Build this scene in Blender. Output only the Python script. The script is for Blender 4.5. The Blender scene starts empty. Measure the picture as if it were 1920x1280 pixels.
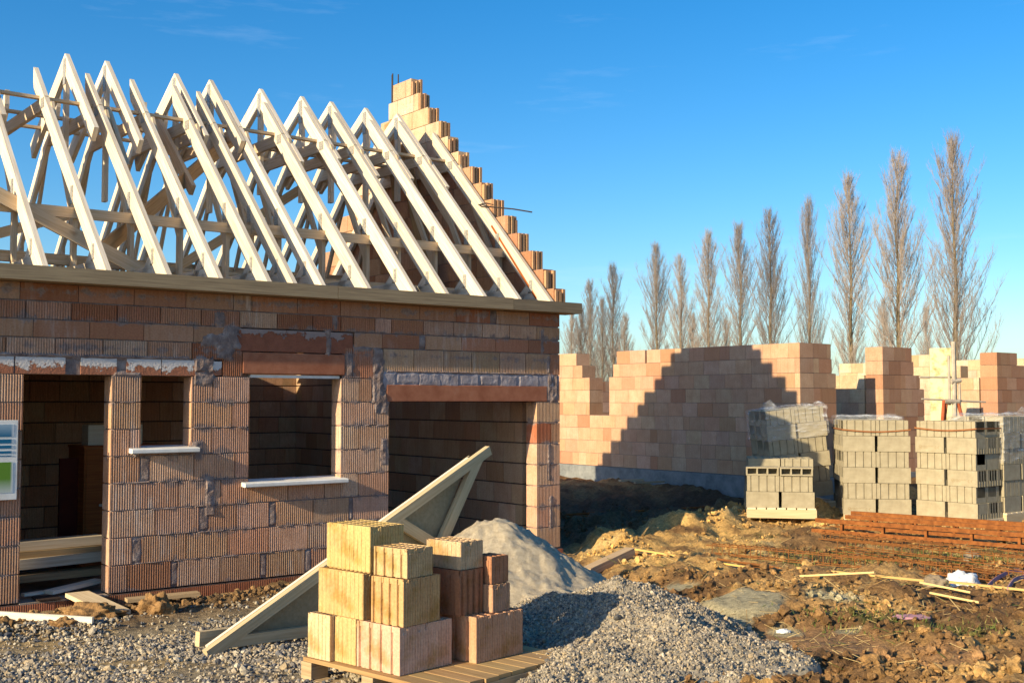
import bpy, math, random
import numpy as np
from mathutils import Vector, Matrix, noise as mnoise
random.seed(7); np.random.seed(7)
SC = bpy.context.scene
COL = SC.collection
# ------------------------------------------------------------------ camera constants
F = 2150.0; TH = math.atan(110 / F); CZ = 1.98
CT, ST = math.cos(TH), math.sin(TH)
def ray(px, py):
    cx = (px - 960) / F; cy = -(py - 640) / F
    return (cx, CT - cy * ST, ST + cy * CT)
def atz(px, py, z):
    r = ray(px, py); k = (z - CZ) / r[2]; return Vector((r[0] * k, r[1] * k, z))
def aty(px, py, Y):
    r = ray(px, py); k = Y / r[1]; return Vector((r[0] * k, Y, CZ + r[2] * k))
HU = Vector((.7867, .6173, 0)); HV = Vector((-.6173, .7867, 0)); HC = Vector((.55, 13.25, 0))
HROT = math.atan2(.6173, .7867)
def house(a, b, z): return HC + HU * a + HV * b + Vector((0, 0, z))
# ------------------------------------------------------------------ materials
def mat(name):
    m = bpy.data.materials.new(name); m.use_nodes = True
    nt = m.node_tree; b = nt.nodes['Principled BSDF']
    b.inputs['Roughness'].default_value = .9
    b.inputs['Specular IOR Level'].default_value = .2
    return m, nt, b
def nd(nt, t, **kw):
    n = nt.nodes.new(t)
    for k, v in kw.items():
        if k in n.inputs: n.inputs[k].default_value = v
        else: setattr(n, k, v)
    return n
def lk(nt, a, b): nt.links.new(a, b)
def ramp(nt, fac, stops):
    r = nt.nodes.new('ShaderNodeValToRGB'); e = r.color_ramp.elements
    while len(e) < len(stops): e.new(.5)
    for i, (p, c) in enumerate(stops):
        e[i].position = p; e[i].color = (c[0], c[1], c[2], 1)
    lk(nt, fac, r.inputs[0]); return r.outputs[0]
def mix(nt, fac, a, b, blend='MIX'):
    n = nt.nodes.new('ShaderNodeMix'); n.data_type = 'RGBA'; n.blend_type = blend
    for s, v in ((n.inputs[0], fac), (n.inputs[6], a), (n.inputs[7], b)):
        if isinstance(v, (int, float)): s.default_value = v
        elif isinstance(v, tuple): s.default_value = (v[0], v[1], v[2], 1)
        else: lk(nt, v, s)
    return n.outputs[2]
def math_n(nt, op, a, b=0.0, c=None):
    n = nt.nodes.new('ShaderNodeMath'); n.operation = op
    for i, v in enumerate((a, b, c)):
        if v is None: continue
        if isinstance(v, (int, float)): n.inputs[i].default_value = v
        else: lk(nt, v, n.inputs[i])
    return n.outputs[0]
def noise_n(nt, scale, detail=4, rough=.6, vec=None, dim=None):
    n = nd(nt, 'ShaderNodeTexNoise', Scale=scale, Detail=detail, Roughness=rough)
    if vec is not None: lk(nt, vec, n.inputs['Vector'])
    return n.outputs[0]
def bump(nt, b, h, strength=.4, dist=.01):
    n = nd(nt, 'ShaderNodeBump', Strength=strength, Distance=dist)
    lk(nt, h, n.inputs['Height']); lk(nt, n.outputs[0], b.inputs['Normal'])
def objco(nt): return nd(nt, 'ShaderNodeTexCoord').outputs['Object']
def scaled(nt, vec, s):
    n = nd(nt, 'ShaderNodeMapping'); n.inputs['Scale'].default_value = s
    lk(nt, vec, n.inputs[0]); return n.outputs[0]

def clay_mat(name, stripes=0.0, stain=.5, ):
    m, nt, b = mat(name)
    col = nd(nt, 'ShaderNodeAttribute', attribute_name='Col').outputs['Color']
    co = objco(nt)
    n1 = noise_n(nt, 5, 5, .65, co); n2 = noise_n(nt, 60, 3, .6, co)
    c = mix(nt, ramp(nt, n1, [(.35, (0, 0, 0)), (.7, (1, 1, 1))]), col, mix(nt, .45, col, (.4, .19, .1)))
    c = mix(nt, ramp(nt, n2, [(.3, (.75,) * 3), (.75, (1.1,) * 3)]), c, c)
    c = mix(nt, .55, c, mix(nt, 1.0, c, ramp(nt, n2, [(.3, (.6,) * 3), (.8, (1.25,) * 3)]), 'MULTIPLY'))
    uv = nd(nt, 'ShaderNodeUVMap').outputs[0]
    sv = noise_n(nt, 1, 4, .6, scaled(nt, uv, (34, 2.2, 1)))
    # vertical streaks of firing and dirt
    c = mix(nt, math_n(nt, 'MULTIPLY', ramp(nt, sv, [(.48, (0, 0, 0)), (.7, (1, 1, 1))]), stain), c, mix(nt, 1.0, c, (.72, .6, .5), 'MULTIPLY'))
    lk(nt, c, b.inputs['Base Color'])
    h = n2
    if stripes:
        w = nd(nt, 'ShaderNodeTexWave', Scale=stripes, Distortion=0.0)
        lk(nt, uv, w.inputs[0])
        h = math_n(nt, 'ADD', math_n(nt, 'MULTIPLY', w.outputs[0], 1.2), n2)
    bump(nt, b, h, .55, .006)
    return m
def ribbed_mat():
    m = clay_mat('fired_clay_combed', 0, .45); nt = m.node_tree; b = nt.nodes['Principled BSDF']
    src = b.inputs['Base Color'].links[0].from_socket; co = objco(nt)
    z = nd(nt, 'ShaderNodeSeparateXYZ'); lk(nt, co, z.inputs[0]); zz = z.outputs[2]
    fr = math_n(nt, 'FRACT', math_n(nt, 'DIVIDE', math_n(nt, 'SUBTRACT', zz, .3), .2375))
    dj = math_n(nt, 'MULTIPLY', math_n(nt, 'SUBTRACT', .5, math_n(nt, 'ABSOLUTE', math_n(nt, 'SUBTRACT', fr, .5))), 1.9)   # 0 at bed joints
    n = noise_n(nt, 6, 6, .72, scaled(nt, co, (1, 1, .8))); n2 = noise_n(nt, 1.3, 3, .5, co)
    f = math_n(nt, 'SUBTRACT', math_n(nt, 'ADD', n, math_n(nt, 'MULTIPLY', n2, .35)), math_n(nt, 'MULTIPLY', dj, .33))
    mk = ramp(nt, f, [(.63, (0, 0, 0)), (.71, (.85, .85, .85))])
    mc = ramp(nt, noise_n(nt, 30, 4, .6, co), [(.3, (.17, .12, .11)), (.7, (.33, .26, .24))])
    c = mix(nt, mk, src, mc)
    # pale efflorescence runs down the ribs
    e = noise_n(nt, 1, 6, .7, scaled(nt, co, (16, 16, 2.2))); e2 = noise_n(nt, 1.1, 3, .6, scaled(nt, co, (1, 1, 1.4)))
    ek = math_n(nt, 'MULTIPLY', ramp(nt, e, [(.5, (0, 0, 0)), (.64, (1, 1, 1))]), ramp(nt, e2, [(.5, (0, 0, 0)), (.66, (.6, .6, .6))]))
    lk(nt, mix(nt, ek, c, (.6, .52, .47)), b.inputs['Base Color'])
    return m
def rough_mat(name, stops, scale=8, bs=40, strength=.5, dist=.01, detail=6):
    m, nt, b = mat(name); co = objco(nt)
    lk(nt, ramp(nt, noise_n(nt, scale, detail, .65, co), stops), b.inputs['Base Color'])
    bump(nt, b, noise_n(nt, bs, 5, .65, co), strength, dist)
    return m
def wood_mat(name, light, dark, knot=.25, rough=.75):
    m, nt, b = mat(name)
    uv = nd(nt, 'ShaderNodeUVMap').outputs[0]
    g = noise_n(nt, 1, 5, .6, scaled(nt, uv, (2.2, 55, 1)))
    g2 = noise_n(nt, 1, 3, .5, scaled(nt, uv, (5, 9, 1)))
    c = ramp(nt, g, [(.3, dark), (.62, light)])
    c = mix(nt, ramp(nt, g2, [(.68, (0, 0, 0)), (.78, (1, 1, 1))]), c, mix(nt, knot, c, (.16, .09, .04)))
    at = nd(nt, 'ShaderNodeAttribute', attribute_name='Col').outputs['Color']
    c = mix(nt, 1.0, c, at, 'MULTIPLY')
    lk(nt, c, b.inputs['Base Color']); b.inputs['Roughness'].default_value = rough
    bump(nt, b, g, .25, .003)
    return m
M = {}
M['clay'] = clay_mat('fired_clay', 0, .35)
M['clay_fine'] = clay_mat('fired_clay_fine', 17, .45)
M['clay_ribbed'] = ribbed_mat()
M['mortar'] = rough_mat('grey_mortar', [(.3, (.13, .095, .09)), (.5, (.24, .18, .165)), (.75, (.38, .32, .3))], 9, 35, .9, .02)
M['mortar_dark'] = rough_mat('damp_mortar', [(.3, (.045, .03, .027)), (.7, (.13, .09, .08))], 12, 45, .9, .015)
M['cement'] = rough_mat('cement_band', [(.3, (.2, .17, .18)), (.55, (.34, .3, .32)), (.8, (.48, .45, .47))], 6, 30, .7, .01)
M['concrete'] = rough_mat('foundation_concrete', [(.3, (.13, .14, .15)), (.7, (.27, .28, .28))], 5, 25, .6, .01)
M['tar'] = rough_mat('dark_sealed_concrete', [(.3, (.015, .017, .02)), (.6, (.05, .055, .06)), (.8, (.2, .2, .2))], 4, 25, .6, .01)
M['slab'] = rough_mat('floor_screed', [(.3, (.2, .16, .13)), (.7, (.34, .29, .24))], 5, 30, .4, .006)
M['lintel'] = rough_mat('red_clay_lintel', [(.3, (.28, .095, .05)), (.6, (.4, .16, .09)), (.8, (.38, .23, .17))], 6, 45, .4, .005)
def smear_mat(name, base, smear, zs, thr):
    m, nt, b = mat(name); co = objco(nt)
    n = noise_n(nt, 7, 6, .7, co)
    z = nd(nt, 'ShaderNodeSeparateXYZ'); lk(nt, co, z.inputs[0])
    f = math_n(nt, 'ADD', n, math_n(nt, 'MULTIPLY', math_n(nt, 'SUBTRACT', z.outputs[2], zs), 2.2))
    msk = ramp(nt, f, [(thr, (0, 0, 0)), (thr + .03, (1, 1, 1))])
    bc = ramp(nt, noise_n(nt, 12, 4, .6, co), [(.3, tuple(x * .7 for x in base)), (.7, base)])
    lk(nt, mix(nt, msk, bc, smear), b.inputs['Base Color'])
    h = math_n(nt, 'ADD', noise_n(nt, 50, 4, .6, co), math_n(nt, 'MULTIPLY', msk, 1.5))
    bump(nt, b, h, .8, .01); return m
M['smear_white'] = smear_mat('clay_with_white_smears', (.42, .17, .1), (.62, .57, .55), 2.26, .5)
M['smear_grey'] = smear_mat('clay_with_grey_drips', (.33, .12, .07), (.33, .25, .23), 2.58, .56)
M['timber'] = wood_mat('fresh_spruce', (.8, .71, .59), (.6, .48, .34), .5)
M['timber_panel'] = wood_mat('sawn_panel_timber', (.6, .47, .29), (.46, .33, .18))
M['timber_beam'] = wood_mat('weathered_beam', (.36, .27, .165), (.22, .16, .1))
M['timber_old'] = wood_mat('old_board', (.46, .34, .2), (.3, .2, .11))
M['timber_white'] = wood_mat('planed_board', (.82, .74, .6), (.72, .6, .44))
M['osb'] = rough_mat('fibre_board', [(.3, (.24, .2, .12)), (.7, (.33, .28, .18))], 30, 60, .2, .003)
M['cabinet'] = wood_mat('orange_veneer', (.4, .13, .035), (.27, .07, .018))
M['dark_red'] = rough_mat('dark_red_board', [(.3, (.1, .02, .015)), (.7, (.16, .035, .02))], 4, 30, .2, .003)
M['white_pvc'], _nt, _b = mat('white_window_sill'); _b.inputs['Base Color'].default_value = (.74, .74, .72, 1); _b.inputs['Roughness'].default_value = .45
lk(_nt, ramp(_nt, noise_n(_nt, 6, 5, .6, objco(_nt)), [(.3, (.62, .6, .56)), (.6, (.78, .77, .75))]), _b.inputs['Base Color'])
M['steel_plate'], _nt, _b = mat('galvanised_nail_plate'); _b.inputs['Metallic'].default_value = .2; _b.inputs['Roughness'].default_value = .45
_c = objco(_nt); _ck = nd(_nt, 'ShaderNodeTexVoronoi', Scale=95.0); lk(_nt, _c, _ck.inputs['Vector'])
lk(_nt, ramp(_nt, _ck.outputs['Distance'], [(.2, (.1, .1, .1)), (.55, (.42, .4, .36))]), _b.inputs['Base Color'])
M['rust'] = rough_mat('rusty_steel', [(.3, (.12, .042, .014)), (.5, (.22, .075, .02)), (.8, (.36, .14, .04))], 14, 60, .4, .004)
M['rust_light'] = rough_mat('rusty_bar', [(.3, (.14, .055, .018)), (.7, (.26, .105, .03))], 18, 60, .3, .003)
M['dark_steel'] = rough_mat('dark_wire', [(.3, (.03, .025, .025)), (.7, (.08, .06, .05))], 14, 60, .3, .003)
M['red_steel'] = rough_mat('red_painted_steel', [(.3, (.3, .07, .03)), (.7, (.42, .12, .05))], 10, 60, .2, .003)
M['pipe'] = rough_mat('worn_steel_tube', [(.3, (.3, .25, .2)), (.7, (.5, .44, .36))], 10, 60, .2, .003)
M['strap_band'] = rough_mat('rusty_strap', [(.3, (.2, .08, .03)), (.7, (.32, .13, .05))], 10, 60, .2, .003)
M['block'] = rough_mat('grey_concrete_block', [(.3, (.275, .235, .16)), (.55, (.345, .3, .21)), (.8, (.4, .355, .255))], 9, 90, .35, .005)
M['print'] = rough_mat('brown_print', [(.3, (.24, .17, .09)), (.7, (.3, .22, .12))], 30, 60, .1, .002)
M['bark'] = rough_mat('poplar_bark', [(.3, (.12, .085, .05)), (.55, (.24, .18, .1)), (.8, (.34, .27, .15))], 3, 12, .6, .03)
M['twig'] = rough_mat('poplar_twigs', [(.3, (.21, .17, .15)), (.7, (.34, .285, .25))], 2, 12, .3, .01)
M['sand'] = rough_mat('pale_sand', [(.3, (.32, .26, .185)), (.55, (.45, .38, .275)), (.75, (.53, .46, .34))], 26, 130, .9, .012)
M['field'] = rough_mat('far_field', [(.35, (.1, .085, .03)), (.6, (.14, .13, .04)), (.8, (.2, .16, .07))], .05, 3, .5, .05)
M['purple'] = rough_mat('purple_band', [(.3, (.34, .17, .2)), (.7, (.46, .26, .3))], 8, 30, .2, .003)
M['bag'] = rough_mat('white_bag', [(.3, (.66, .65, .62)), (.7, (.82, .82, .8))], 8, 16, .6, .02)
M['rag'] = rough_mat('grey_brown_rag', [(.3, (.16, .12, .08)), (.7, (.3, .24, .17))], 8, 20, .6, .02)
M['black'] = rough_mat('black_plate', [(.3, (.02, .015, .012)), (.7, (.05, .03, .025))], 8, 20, .2, .003)
M['yellow_green'] = rough_mat('yellow_plastic', [(.3, (.6, .6, .03)), (.7, (.75, .7, .05))], 8, 20, .2, .003)
M['insulation'] = rough_mat('sand_coated_panel', [(.35, (.3, .28, .12)), (.5, (.6, .54, .32)), (.8, (.7, .64, .42))], 6, 40, .5, .008)
def attr_mat(name, bs=60, strength=.5, dist=.01, var=.35):
    m, nt, b = mat(name); co = objco(nt)
    col = nd(nt, 'ShaderNodeAttribute', attribute_name='Col').outputs['Color']
    n = noise_n(nt, 22, 6, .7, co)
    n0 = noise_n(nt, 160, 3, .6, co)
    c = mix(nt, var, col, mix(nt, 1.0, col, ramp(nt, n, [(.3, (.35,) * 3), (.72, (1.6,) * 3)]), 'MULTIPLY'))
    c = mix(nt, .6, c, mix(nt, 1.0, c, ramp(nt, n0, [(.3, (.55,) * 3), (.72, (1.4,) * 3)]), 'MULTIPLY'))
    lk(nt, c, b.inputs['Base Color'])
    bump(nt, b, math_n(nt, 'ADD', noise_n(nt, bs, 6, .75, co), math_n(nt, 'MULTIPLY', n, 1.5)), strength, dist)
    return m
M['soil'] = attr_mat('bare_soil', 70, .8, .02, .8)
M['stone'] = attr_mat('crushed_stone', 90, .3, .004, .4)
M['straw'] = attr_mat('dry_straw', 50, .1, .002, .2)
def wrap_mat():
    m, nt, b = mat('clear_wrapping_film'); out = nt.nodes['Material Output']
    b.inputs['Base Color'].default_value = (.72, .74, .78, 1); b.inputs['Roughness'].default_value = .12
    b.inputs['Specular IOR Level'].default_value = .8
    tr = nd(nt, 'ShaderNodeBsdfTransparent'); mx = nd(nt, 'ShaderNodeMixShader')
    co = objco(nt); n = noise_n(nt, 1, 4, .6, scaled(nt, co, (5, 5, 22)))
    lk(nt, ramp(nt, n, [(.35, (.04,) * 3), (.58, (.16,) * 3), (.72, (.6,) * 3)]), mx.inputs[0])
    lk(nt, tr.outputs[0], mx.inputs[1]); lk(nt, b.outputs[0], mx.inputs[2]); lk(nt, mx.outputs[0], out.inputs[0])
    bump(nt, b, n, .9, .03)
    return m
M['film'] = wrap_mat()
# ------------------------------------------------------------------ mesh builder
class MB:
    def __init__(s): s.v = []; s.f = []; s.c = []; s.u = []; s.m = []
    def face(s, pts, col=(1, 1, 1), uv=None, mi=0):
        i = len(s.v); s.v += [tuple(p) for p in pts]; s.f.append(tuple(range(i, i + len(pts))))
        s.c.append(col); s.u.append(uv); s.m.append(mi)
    def box(s, lo, hi, col=(1, 1, 1), mi=0, X=None):
        x0, y0, z0 = lo; x1, y1, z1 = hi
        P = [Vector(p) for p in ((x0, y0, z0), (x1, y0, z0), (x1, y1, z0), (x0, y1, z0), (x0, y0, z1), (x1, y0, z1), (x1, y1, z1), (x0, y1, z1))]
        if X is not None: P = [X @ p for p in P]
        i = len(s.v); s.v += [tuple(p) for p in P]
        for q in ((0, 3, 2, 1), (4, 5, 6, 7), (0, 1, 5, 4), (1, 2, 6, 5), (2, 3, 7, 6), (3, 0, 4, 7)):
            s.f.append(tuple(i + k for k in q)); s.c.append(col); s.u.append(None); s.m.append(mi)
    def board(s, p0, p1, w, h, up=(0, 0, 1), col=(1, 1, 1), mi=0):
        """length p0->p1, w across, h along up"""
        p0 = Vector(p0); p1 = Vector(p1); d = (p1 - p0); L = d.length; d.normalize()
        up = Vector(up); a = d.cross(up).normalized(); n = a.cross(d).normalized()
        off = random.random() * 7
        def c(t, i, j): return p0 + d * t + a * (i * w / 2) + n * (j * h / 2)
        K = [(-1, -1), (1, -1), (1, 1), (-1, 1)]; wl = [w, h, w, h]
        for k in range(4):
            (i0, j0), (i1, j1) = K[k], K[(k + 1) % 4]
            o = off + k * 3.1
            s.face([c(0, i0, j0), c(0, i1, j1), c(L, i1, j1), c(L, i0, j0)][::-1], col, [(L, o), (L, o + wl[k]), (0, o + wl[k]), (0, o)], mi)
        s.face([c(0, *k) for k in K], col, [(0, 0), (.02, 0), (.02, h), (0, h)], mi)
        s.face([c(L, *k) for k in K][::-1], col, [(0, 0), (.02, 0), (.02, h), (0, h)], mi)
    def prism(s, poly, x0, x1, axis=0, col=(1, 1, 1), mi=0, along=None):
        """poly of (y,z) pushed along x (axis 0); or (x,z) along y (axis 1)"""
        def P(t, q): return (t, q[0], q[1]) if axis == 0 else (q[0], t, q[1])
        n = len(poly); off = random.random() * 9
        if along is None:
            along = Vector((poly[1][0] - poly[0][0], poly[1][1] - poly[0][1])).normalized()
        ac = Vector((-along.y, along.x))
        def uvq(q): v = Vector(q); return (v.dot(along), v.dot(ac) + off)
        A = [P(x0, q) for q in poly]; B = [P(x1, q) for q in poly]
        area = sum(poly[i][0] * poly[(i + 1) % n][1] - poly[(i + 1) % n][0] * poly[i][1] for i in range(n))
        if (area > 0) == (axis == 0): fa, fb = A[::-1], B; ra, rb = poly[::-1], poly
        else: fa, fb = A, B[::-1]; ra, rb = poly, poly[::-1]
        s.face(fa, col, [uvq(q) for q in ra], mi); s.face(fb, col, [uvq(q) for q in rb], mi)
        for i in range(n):
            j = (i + 1) % n; l0 = uvq(poly[i]); l1 = uvq(poly[j])
            quad = [A[i], A[j], B[j], B[i]]; uv = [(l0[0], off), (l1[0], off), (l1[0], off + abs(x1 - x0)), (l0[0], off + abs(x1 - x0))]
            if (area > 0) != (axis == 0): quad = quad[::-1]; uv = uv[::-1]
            s.face(quad, col, uv, mi)
    def tube(s, pts, r, n=6, col=(1, 1, 1), mi=0, r1=None):
        pts = [Vector(p) for p in pts]; rings = []
        for i, p in enumerate(pts):
            d = (pts[min(i + 1, len(pts) - 1)] - pts[max(i - 1, 0)]).normalized()
            a = d.cross(Vector((0, 0, 1)) if abs(d.z) < .9 else Vector((1, 0, 0))).normalized(); b = a.cross(d)
            rr = r if r1 is None else r + (r1 - r) * i / max(1, len(pts) - 1)
            rings.append([p + a * (rr * math.cos(2 * math.pi * k / n)) + b * (rr * math.sin(2 * math.pi * k / n)) for k in range(n)])
        i0 = len(s.v)
        for R in rings: s.v += [tuple(p) for p in R]
        for i in range(len(pts) - 1):
            for k in range(n):
                s.f.append((i0 + i * n + k, i0 + i * n + (k + 1) % n, i0 + (i + 1) * n + (k + 1) % n, i0 + (i + 1) * n + k)); s.c.append(col); s.u.append(None); s.m.append(mi)
        s.f.append(tuple(i0 + k for k in range(n))[::-1]); s.c.append(col); s.u.append(None); s.m.append(mi)
        s.f.append(tuple(i0 + (len(pts) - 1) * n + k for k in range(n))); s.c.append(col); s.u.append(None); s.m.append(mi)
    def mesh(s, name, mats, smooth=False, bevel=0):
        me = bpy.data.meshes.new(name); me.from_pydata(s.v, [], s.f)
        if not isinstance(mats, (list, tuple)): mats = [mats]
        for m in mats: me.materials.append(m)
        me.polygons.foreach_set('material_index', s.m)
        ca = me.color_attributes.new('Col', 'FLOAT_COLOR', 'CORNER'); ul = me.uv_layers.new(name='UVMap')
        cols = []; uvs = []
        V = s.v
        for f, c, u in zip(s.f, s.c, s.u):
            k = len(f); cols += [c[0], c[1], c[2], 1] * k
            if u is not None:
                for q in u: uvs += [q[0], q[1]]
            else:
                p0, p1, p2 = (Vector(V[f[0]]), Vector(V[f[1]]), Vector(V[f[2]])); n = (p1 - p0).cross(p2 - p0)
                if abs(n.z) > max(abs(n.x), abs(n.y)):
                    for i in f: uvs += [V[i][0], V[i][1]]
                elif abs(n.x) > abs(n.y):
                    for i in f: uvs += [V[i][1], V[i][2]]
                else:
                    for i in f: uvs += [V[i][0], V[i][2]]
        ca.data.foreach_set('color', cols); ul.data.foreach_set('uv', uvs)
        if smooth: me.shade_smooth()
        me.update(); return me
    def obj(s, name, mats, parent=None, smooth=False, bevel=0.0):
        o = bpy.data.objects.new(name, s.mesh(name, mats, smooth)); COL.objects.link(o)
        if parent: o.parent = parent
        if bevel:
            b = o.modifiers.new('Bevel', 'BEVEL'); b.width = bevel; b.segments = 2; b.limit_method = 'ANGLE'
        return o
def tag(o, label=None, cat=None, group=None, kind=None):
    if label: o['label'] = label
    if cat: o['category'] = cat
    if group: o['group'] = group
    if kind: o['kind'] = kind
    return o
def empty(name, loc, rz=0, **kw):
    o = bpy.data.objects.new(name, None); COL.objects.link(o); o.location = loc; o.rotation_euler = (0, 0, rz)
    o.empty_display_size = .2
    return tag(o, **kw)
def grid_obj(name, X, Y, Z, material, col=None, parent=None):
    """X,Y,Z are (n,m) arrays"""
    n, m = X.shape; me = bpy.data.meshes.new(name)
    v = np.stack([X, Y, Z], -1).reshape(-1, 3)
    idx = np.arange(n * m).reshape(n, m)
    q = np.stack([idx[:-1, :-1], idx[:-1, 1:], idx[1:, 1:], idx[1:, :-1]], -1).reshape(-1, 4)
    me.vertices.add(len(v)); me.vertices.foreach_set('co', v.ravel().astype(np.float32))
    me.loops.add(q.size); me.loops.foreach_set('vertex_index', q.ravel().astype(np.int32))
    me.polygons.add(len(q)); me.polygons.foreach_set('loop_start', (np.arange(len(q)) * 4).astype(np.int32)); 
    me.update(calc_edges=True); me.materials.append(material)
    if col is not None:
        ca = me.color_attributes.new('Col', 'FLOAT_COLOR', 'POINT')
        c4 = np.concatenate([col.reshape(-1, 3), np.ones((n * m, 1))], 1)
        ca.data.foreach_set('color', c4.ravel().astype(np.float32))
    me.shade_smooth()
    o = bpy.data.objects.new(name, me); COL.objects.link(o)
    if parent: o.parent = parent
    return o
# numpy value noise
_R = np.random.RandomState(3).rand(512, 512)
def vn(x, y):
    xi = np.floor(x).astype(int); yi = np.floor(y).astype(int); fx = x - xi; fy = y - yi
    fx = fx * fx * (3 - 2 * fx); fy = fy * fy * (3 - 2 * fy)
    g = lambda a, b: _R[a % 512, b % 512]
    return (g(xi, yi) * (1 - fx) + g(xi + 1, yi) * fx) * (1 - fy) + (g(xi, yi + 1) * (1 - fx) + g(xi + 1, yi + 1) * fx) * fy
def fbm(x, y, s, o=4, g=.5):
    t = 0; a = 1; n = 0
    for k in range(o):
        t = t + a * vn(x * s + 17.3 * k, y * s + 9.1 * k); n += a; a *= g; s *= 2.03
    return t / n
def sst(a, b, x):
    t = np.clip((x - a) / (b - a), 0, 1); return t * t * (3 - 2 * t)
# ------------------------------------------------------------------ ground
def base_z(x, y):
    x = np.asarray(x, float); y = np.asarray(y, float)
    zl = .42 - .22 * sst(6.3, 9.6, y - .25 * np.clip(x, -3, 4)); zr = .42 - .13 * sst(8, 15, y); w = sst(.3, 2.2, x)
    z = zl * (1 - w) + zr * w
    dist = (x - .55) * -.741 + (y - 13.25) * .671          # dug-out strip between the two houses
    hol = sst(.0, .7, dist) * sst(12.9, 13.6, y)
    z = z * (1 - hol) + .12 * hol + .3 * sst(18.6, 21, y)
    return z - .5 * sst(30, 58, y)
def gz(x, y): return float(base_z(x, y))
def gpt(px, py):
    z = .3
    for _ in range(12):
        p = atz(px, py, z); z = gz(p.x, p.y)
    return atz(px, py, z)
def blob(x, y, px, py, rx, ry):
    p = gpt(px, py); q = gpt(px + 40, py); rx_m = rx * abs(q.x - p.x) / 40
    t = gpt(px, py - ry); b = gpt(px, py + ry); ry_m = (t.y - b.y) / 2; cy = (t.y + b.y) / 2
    d = np.sqrt(((x - p.x) / rx_m) ** 2 + ((y - cy) / ry_m) ** 2) + (fbm(x, y, 2.2, 4) - .5) * .9
    return 1 - sst(.7, 1.1, d)
def build_ground():
    t = np.linspace(0, 1, 470); ys = 3.6 * (62 / 3.6) ** t
    s = np.linspace(-.78, .92, 620)
    Y, S = np.meshgrid(ys, s, indexing='ij'); X = S * (Y + .5)
    Z = base_z(X, Y)
    c = np.zeros(X.shape + (3,))
    def lay(mask, col):
        nonlocal c
        c = c * (1 - mask[..., None]) + np.array(col) * mask[..., None]
    mud = np.array((.19, .105, .045))
    n1 = fbm(X, Y, .9, 5); n2 = fbm(X + 40, Y, 3.1, 4)
    lay(np.ones_like(X), mud)
    lay(sst(.42, .6, n1 * .6 + n2 * .4), (.38, .22, .085))
    lay(sst(.52, .66, n2) * .6, (.53, .33, .125))
    och = np.zeros_like(X)
    for b in ((1230, 1010, 260, 50), (1480, 965, 150, 30), (1640, 985, 190, 16), (1180, 1040, 160, 40), (1100, 1010, 80, 50), (1560, 955, 90, 20), (1330, 1050, 160, 22), (1830, 1000, 120, 16)):
        och = np.maximum(och, blob(X, Y, *b))
    lay(och * sst(.2, .45, n2), (.62, .38, .13))
    lay(och * sst(.55, .7, n2), (.68, .46, .19))
    for b in ((1500, 1205, 170, 26), (1760, 1240, 120, 20)):
        lay(blob(X, Y, *b), (.34, .19, .085))
    gr = np.zeros_like(X)
    for b in ((1680, 1050, 260, 18), (1600, 1165, 120, 18), (1800, 1190, 130, 14), (1450, 1010, 70, 8)):
        gr = np.maximum(gr, blob(X, Y, *b))
    lay(gr * sst(.5, .62, fbm(X, Y, 5, 4)) * .8, (.075, .085, .022))
    sand = np.zeros_like(X)
    for b in ((1400, 1140, 85, 20), (1280, 1102, 34, 10), (1340, 1165, 90, 22), (1565, 1130, 50, 8), (1470, 1185, 30, 8), (1600, 1185, 30, 5)):
        sand = np.maximum(sand, blob(X, Y, *b))
    lay(sand, (.42, .36, .22))
    # gravelly yard before the house, on the camera's side
    ed = X - (.05 + .02 * Y) + (n1 - .5) * 1.2
    grav = (1 - sst(-.1, .5, ed)) * (1 - sst(10.6, 11.4, Y + X * -.1))
    lay(grav * .95, (.26, .21, .14))
    lay(grav * sst(.45, .6, n2) * .7, (.36, .29, .19))
    lay(grav * sst(.5, .62, fbm(X, Y, .8, 3)) * .7, (.4, .28, .13))
    # churned strip along the plinth
    hb = (X - HC.x) * -.6173 + (Y - HC.y) * .7867
    strip = (1 - sst(.25, .7, np.abs(hb + .62) + (n1 - .5) * .5)) * (1 - sst(-.9, -.2, X))
    lay(strip * .9, (.2, .12, .055))
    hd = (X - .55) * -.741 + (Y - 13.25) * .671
    lay(sst(.1, .9, hd + (n1 - .5) * .5) * sst(12.9, 13.8, Y) * (1 - sst(19, 22, Y)) * .85, (.085, .052, .034))   # dark topsoil in the dug-out strip, with its shade painted into the colour
    # relief
    soil = 1 - np.clip(grav, 0, 1)
    cl = fbm(X, Y, 2.6, 5, .55); cl2 = fbm(X + 9, Y + 3, 9, 4, .6)
    fade = 1 - sst(24, 40, Y)
    smooth = np.maximum(np.maximum(blob(X, Y, 1500, 1205, 170, 26), sand * 1.2), 0)
    amp = (soil * np.clip(1 - .8 * smooth, 0, 1) + .18 * (1 - soil)) * fade
    Z = Z + amp * ((cl - .5) * .24 + (np.abs(cl2 - .5) * -.16 + .04))
    fine = fbm(X, Y, 26, 2)
    Z = Z + amp * (fine - .5) * .03 + .012 * (fbm(X, Y, 17, 2) - .5)
    for (px, py, rx, ry, h) in ((1470, 965, 110, 14, .12), (1240, 985, 150, 16, .14), (1130, 1012, 90, 20, .12), (1590, 975, 60, 8, .06), (1590, 1120, 110, 12, .05), (1400, 1138, 80, 18, .06)):
        Z = Z + blob(X, Y, px, py, rx, ry) * h * (0.5 + cl)
    Z = Z + strip * .1 * cl2
    # keep the soil off the slab edge
    ins = (hb > -.06) & (hb < 6.3) & (((X - HC.x) * .7867 + (Y - HC.y) * .6173) < .06)
    Z = np.where(ins, np.minimum(Z, .1), Z)
    Z = Z - sst(50, 60, Y) * .4
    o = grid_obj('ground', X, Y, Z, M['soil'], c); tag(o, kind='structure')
    return X, Y, Z
GX, GY, GZ = build_ground()
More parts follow.
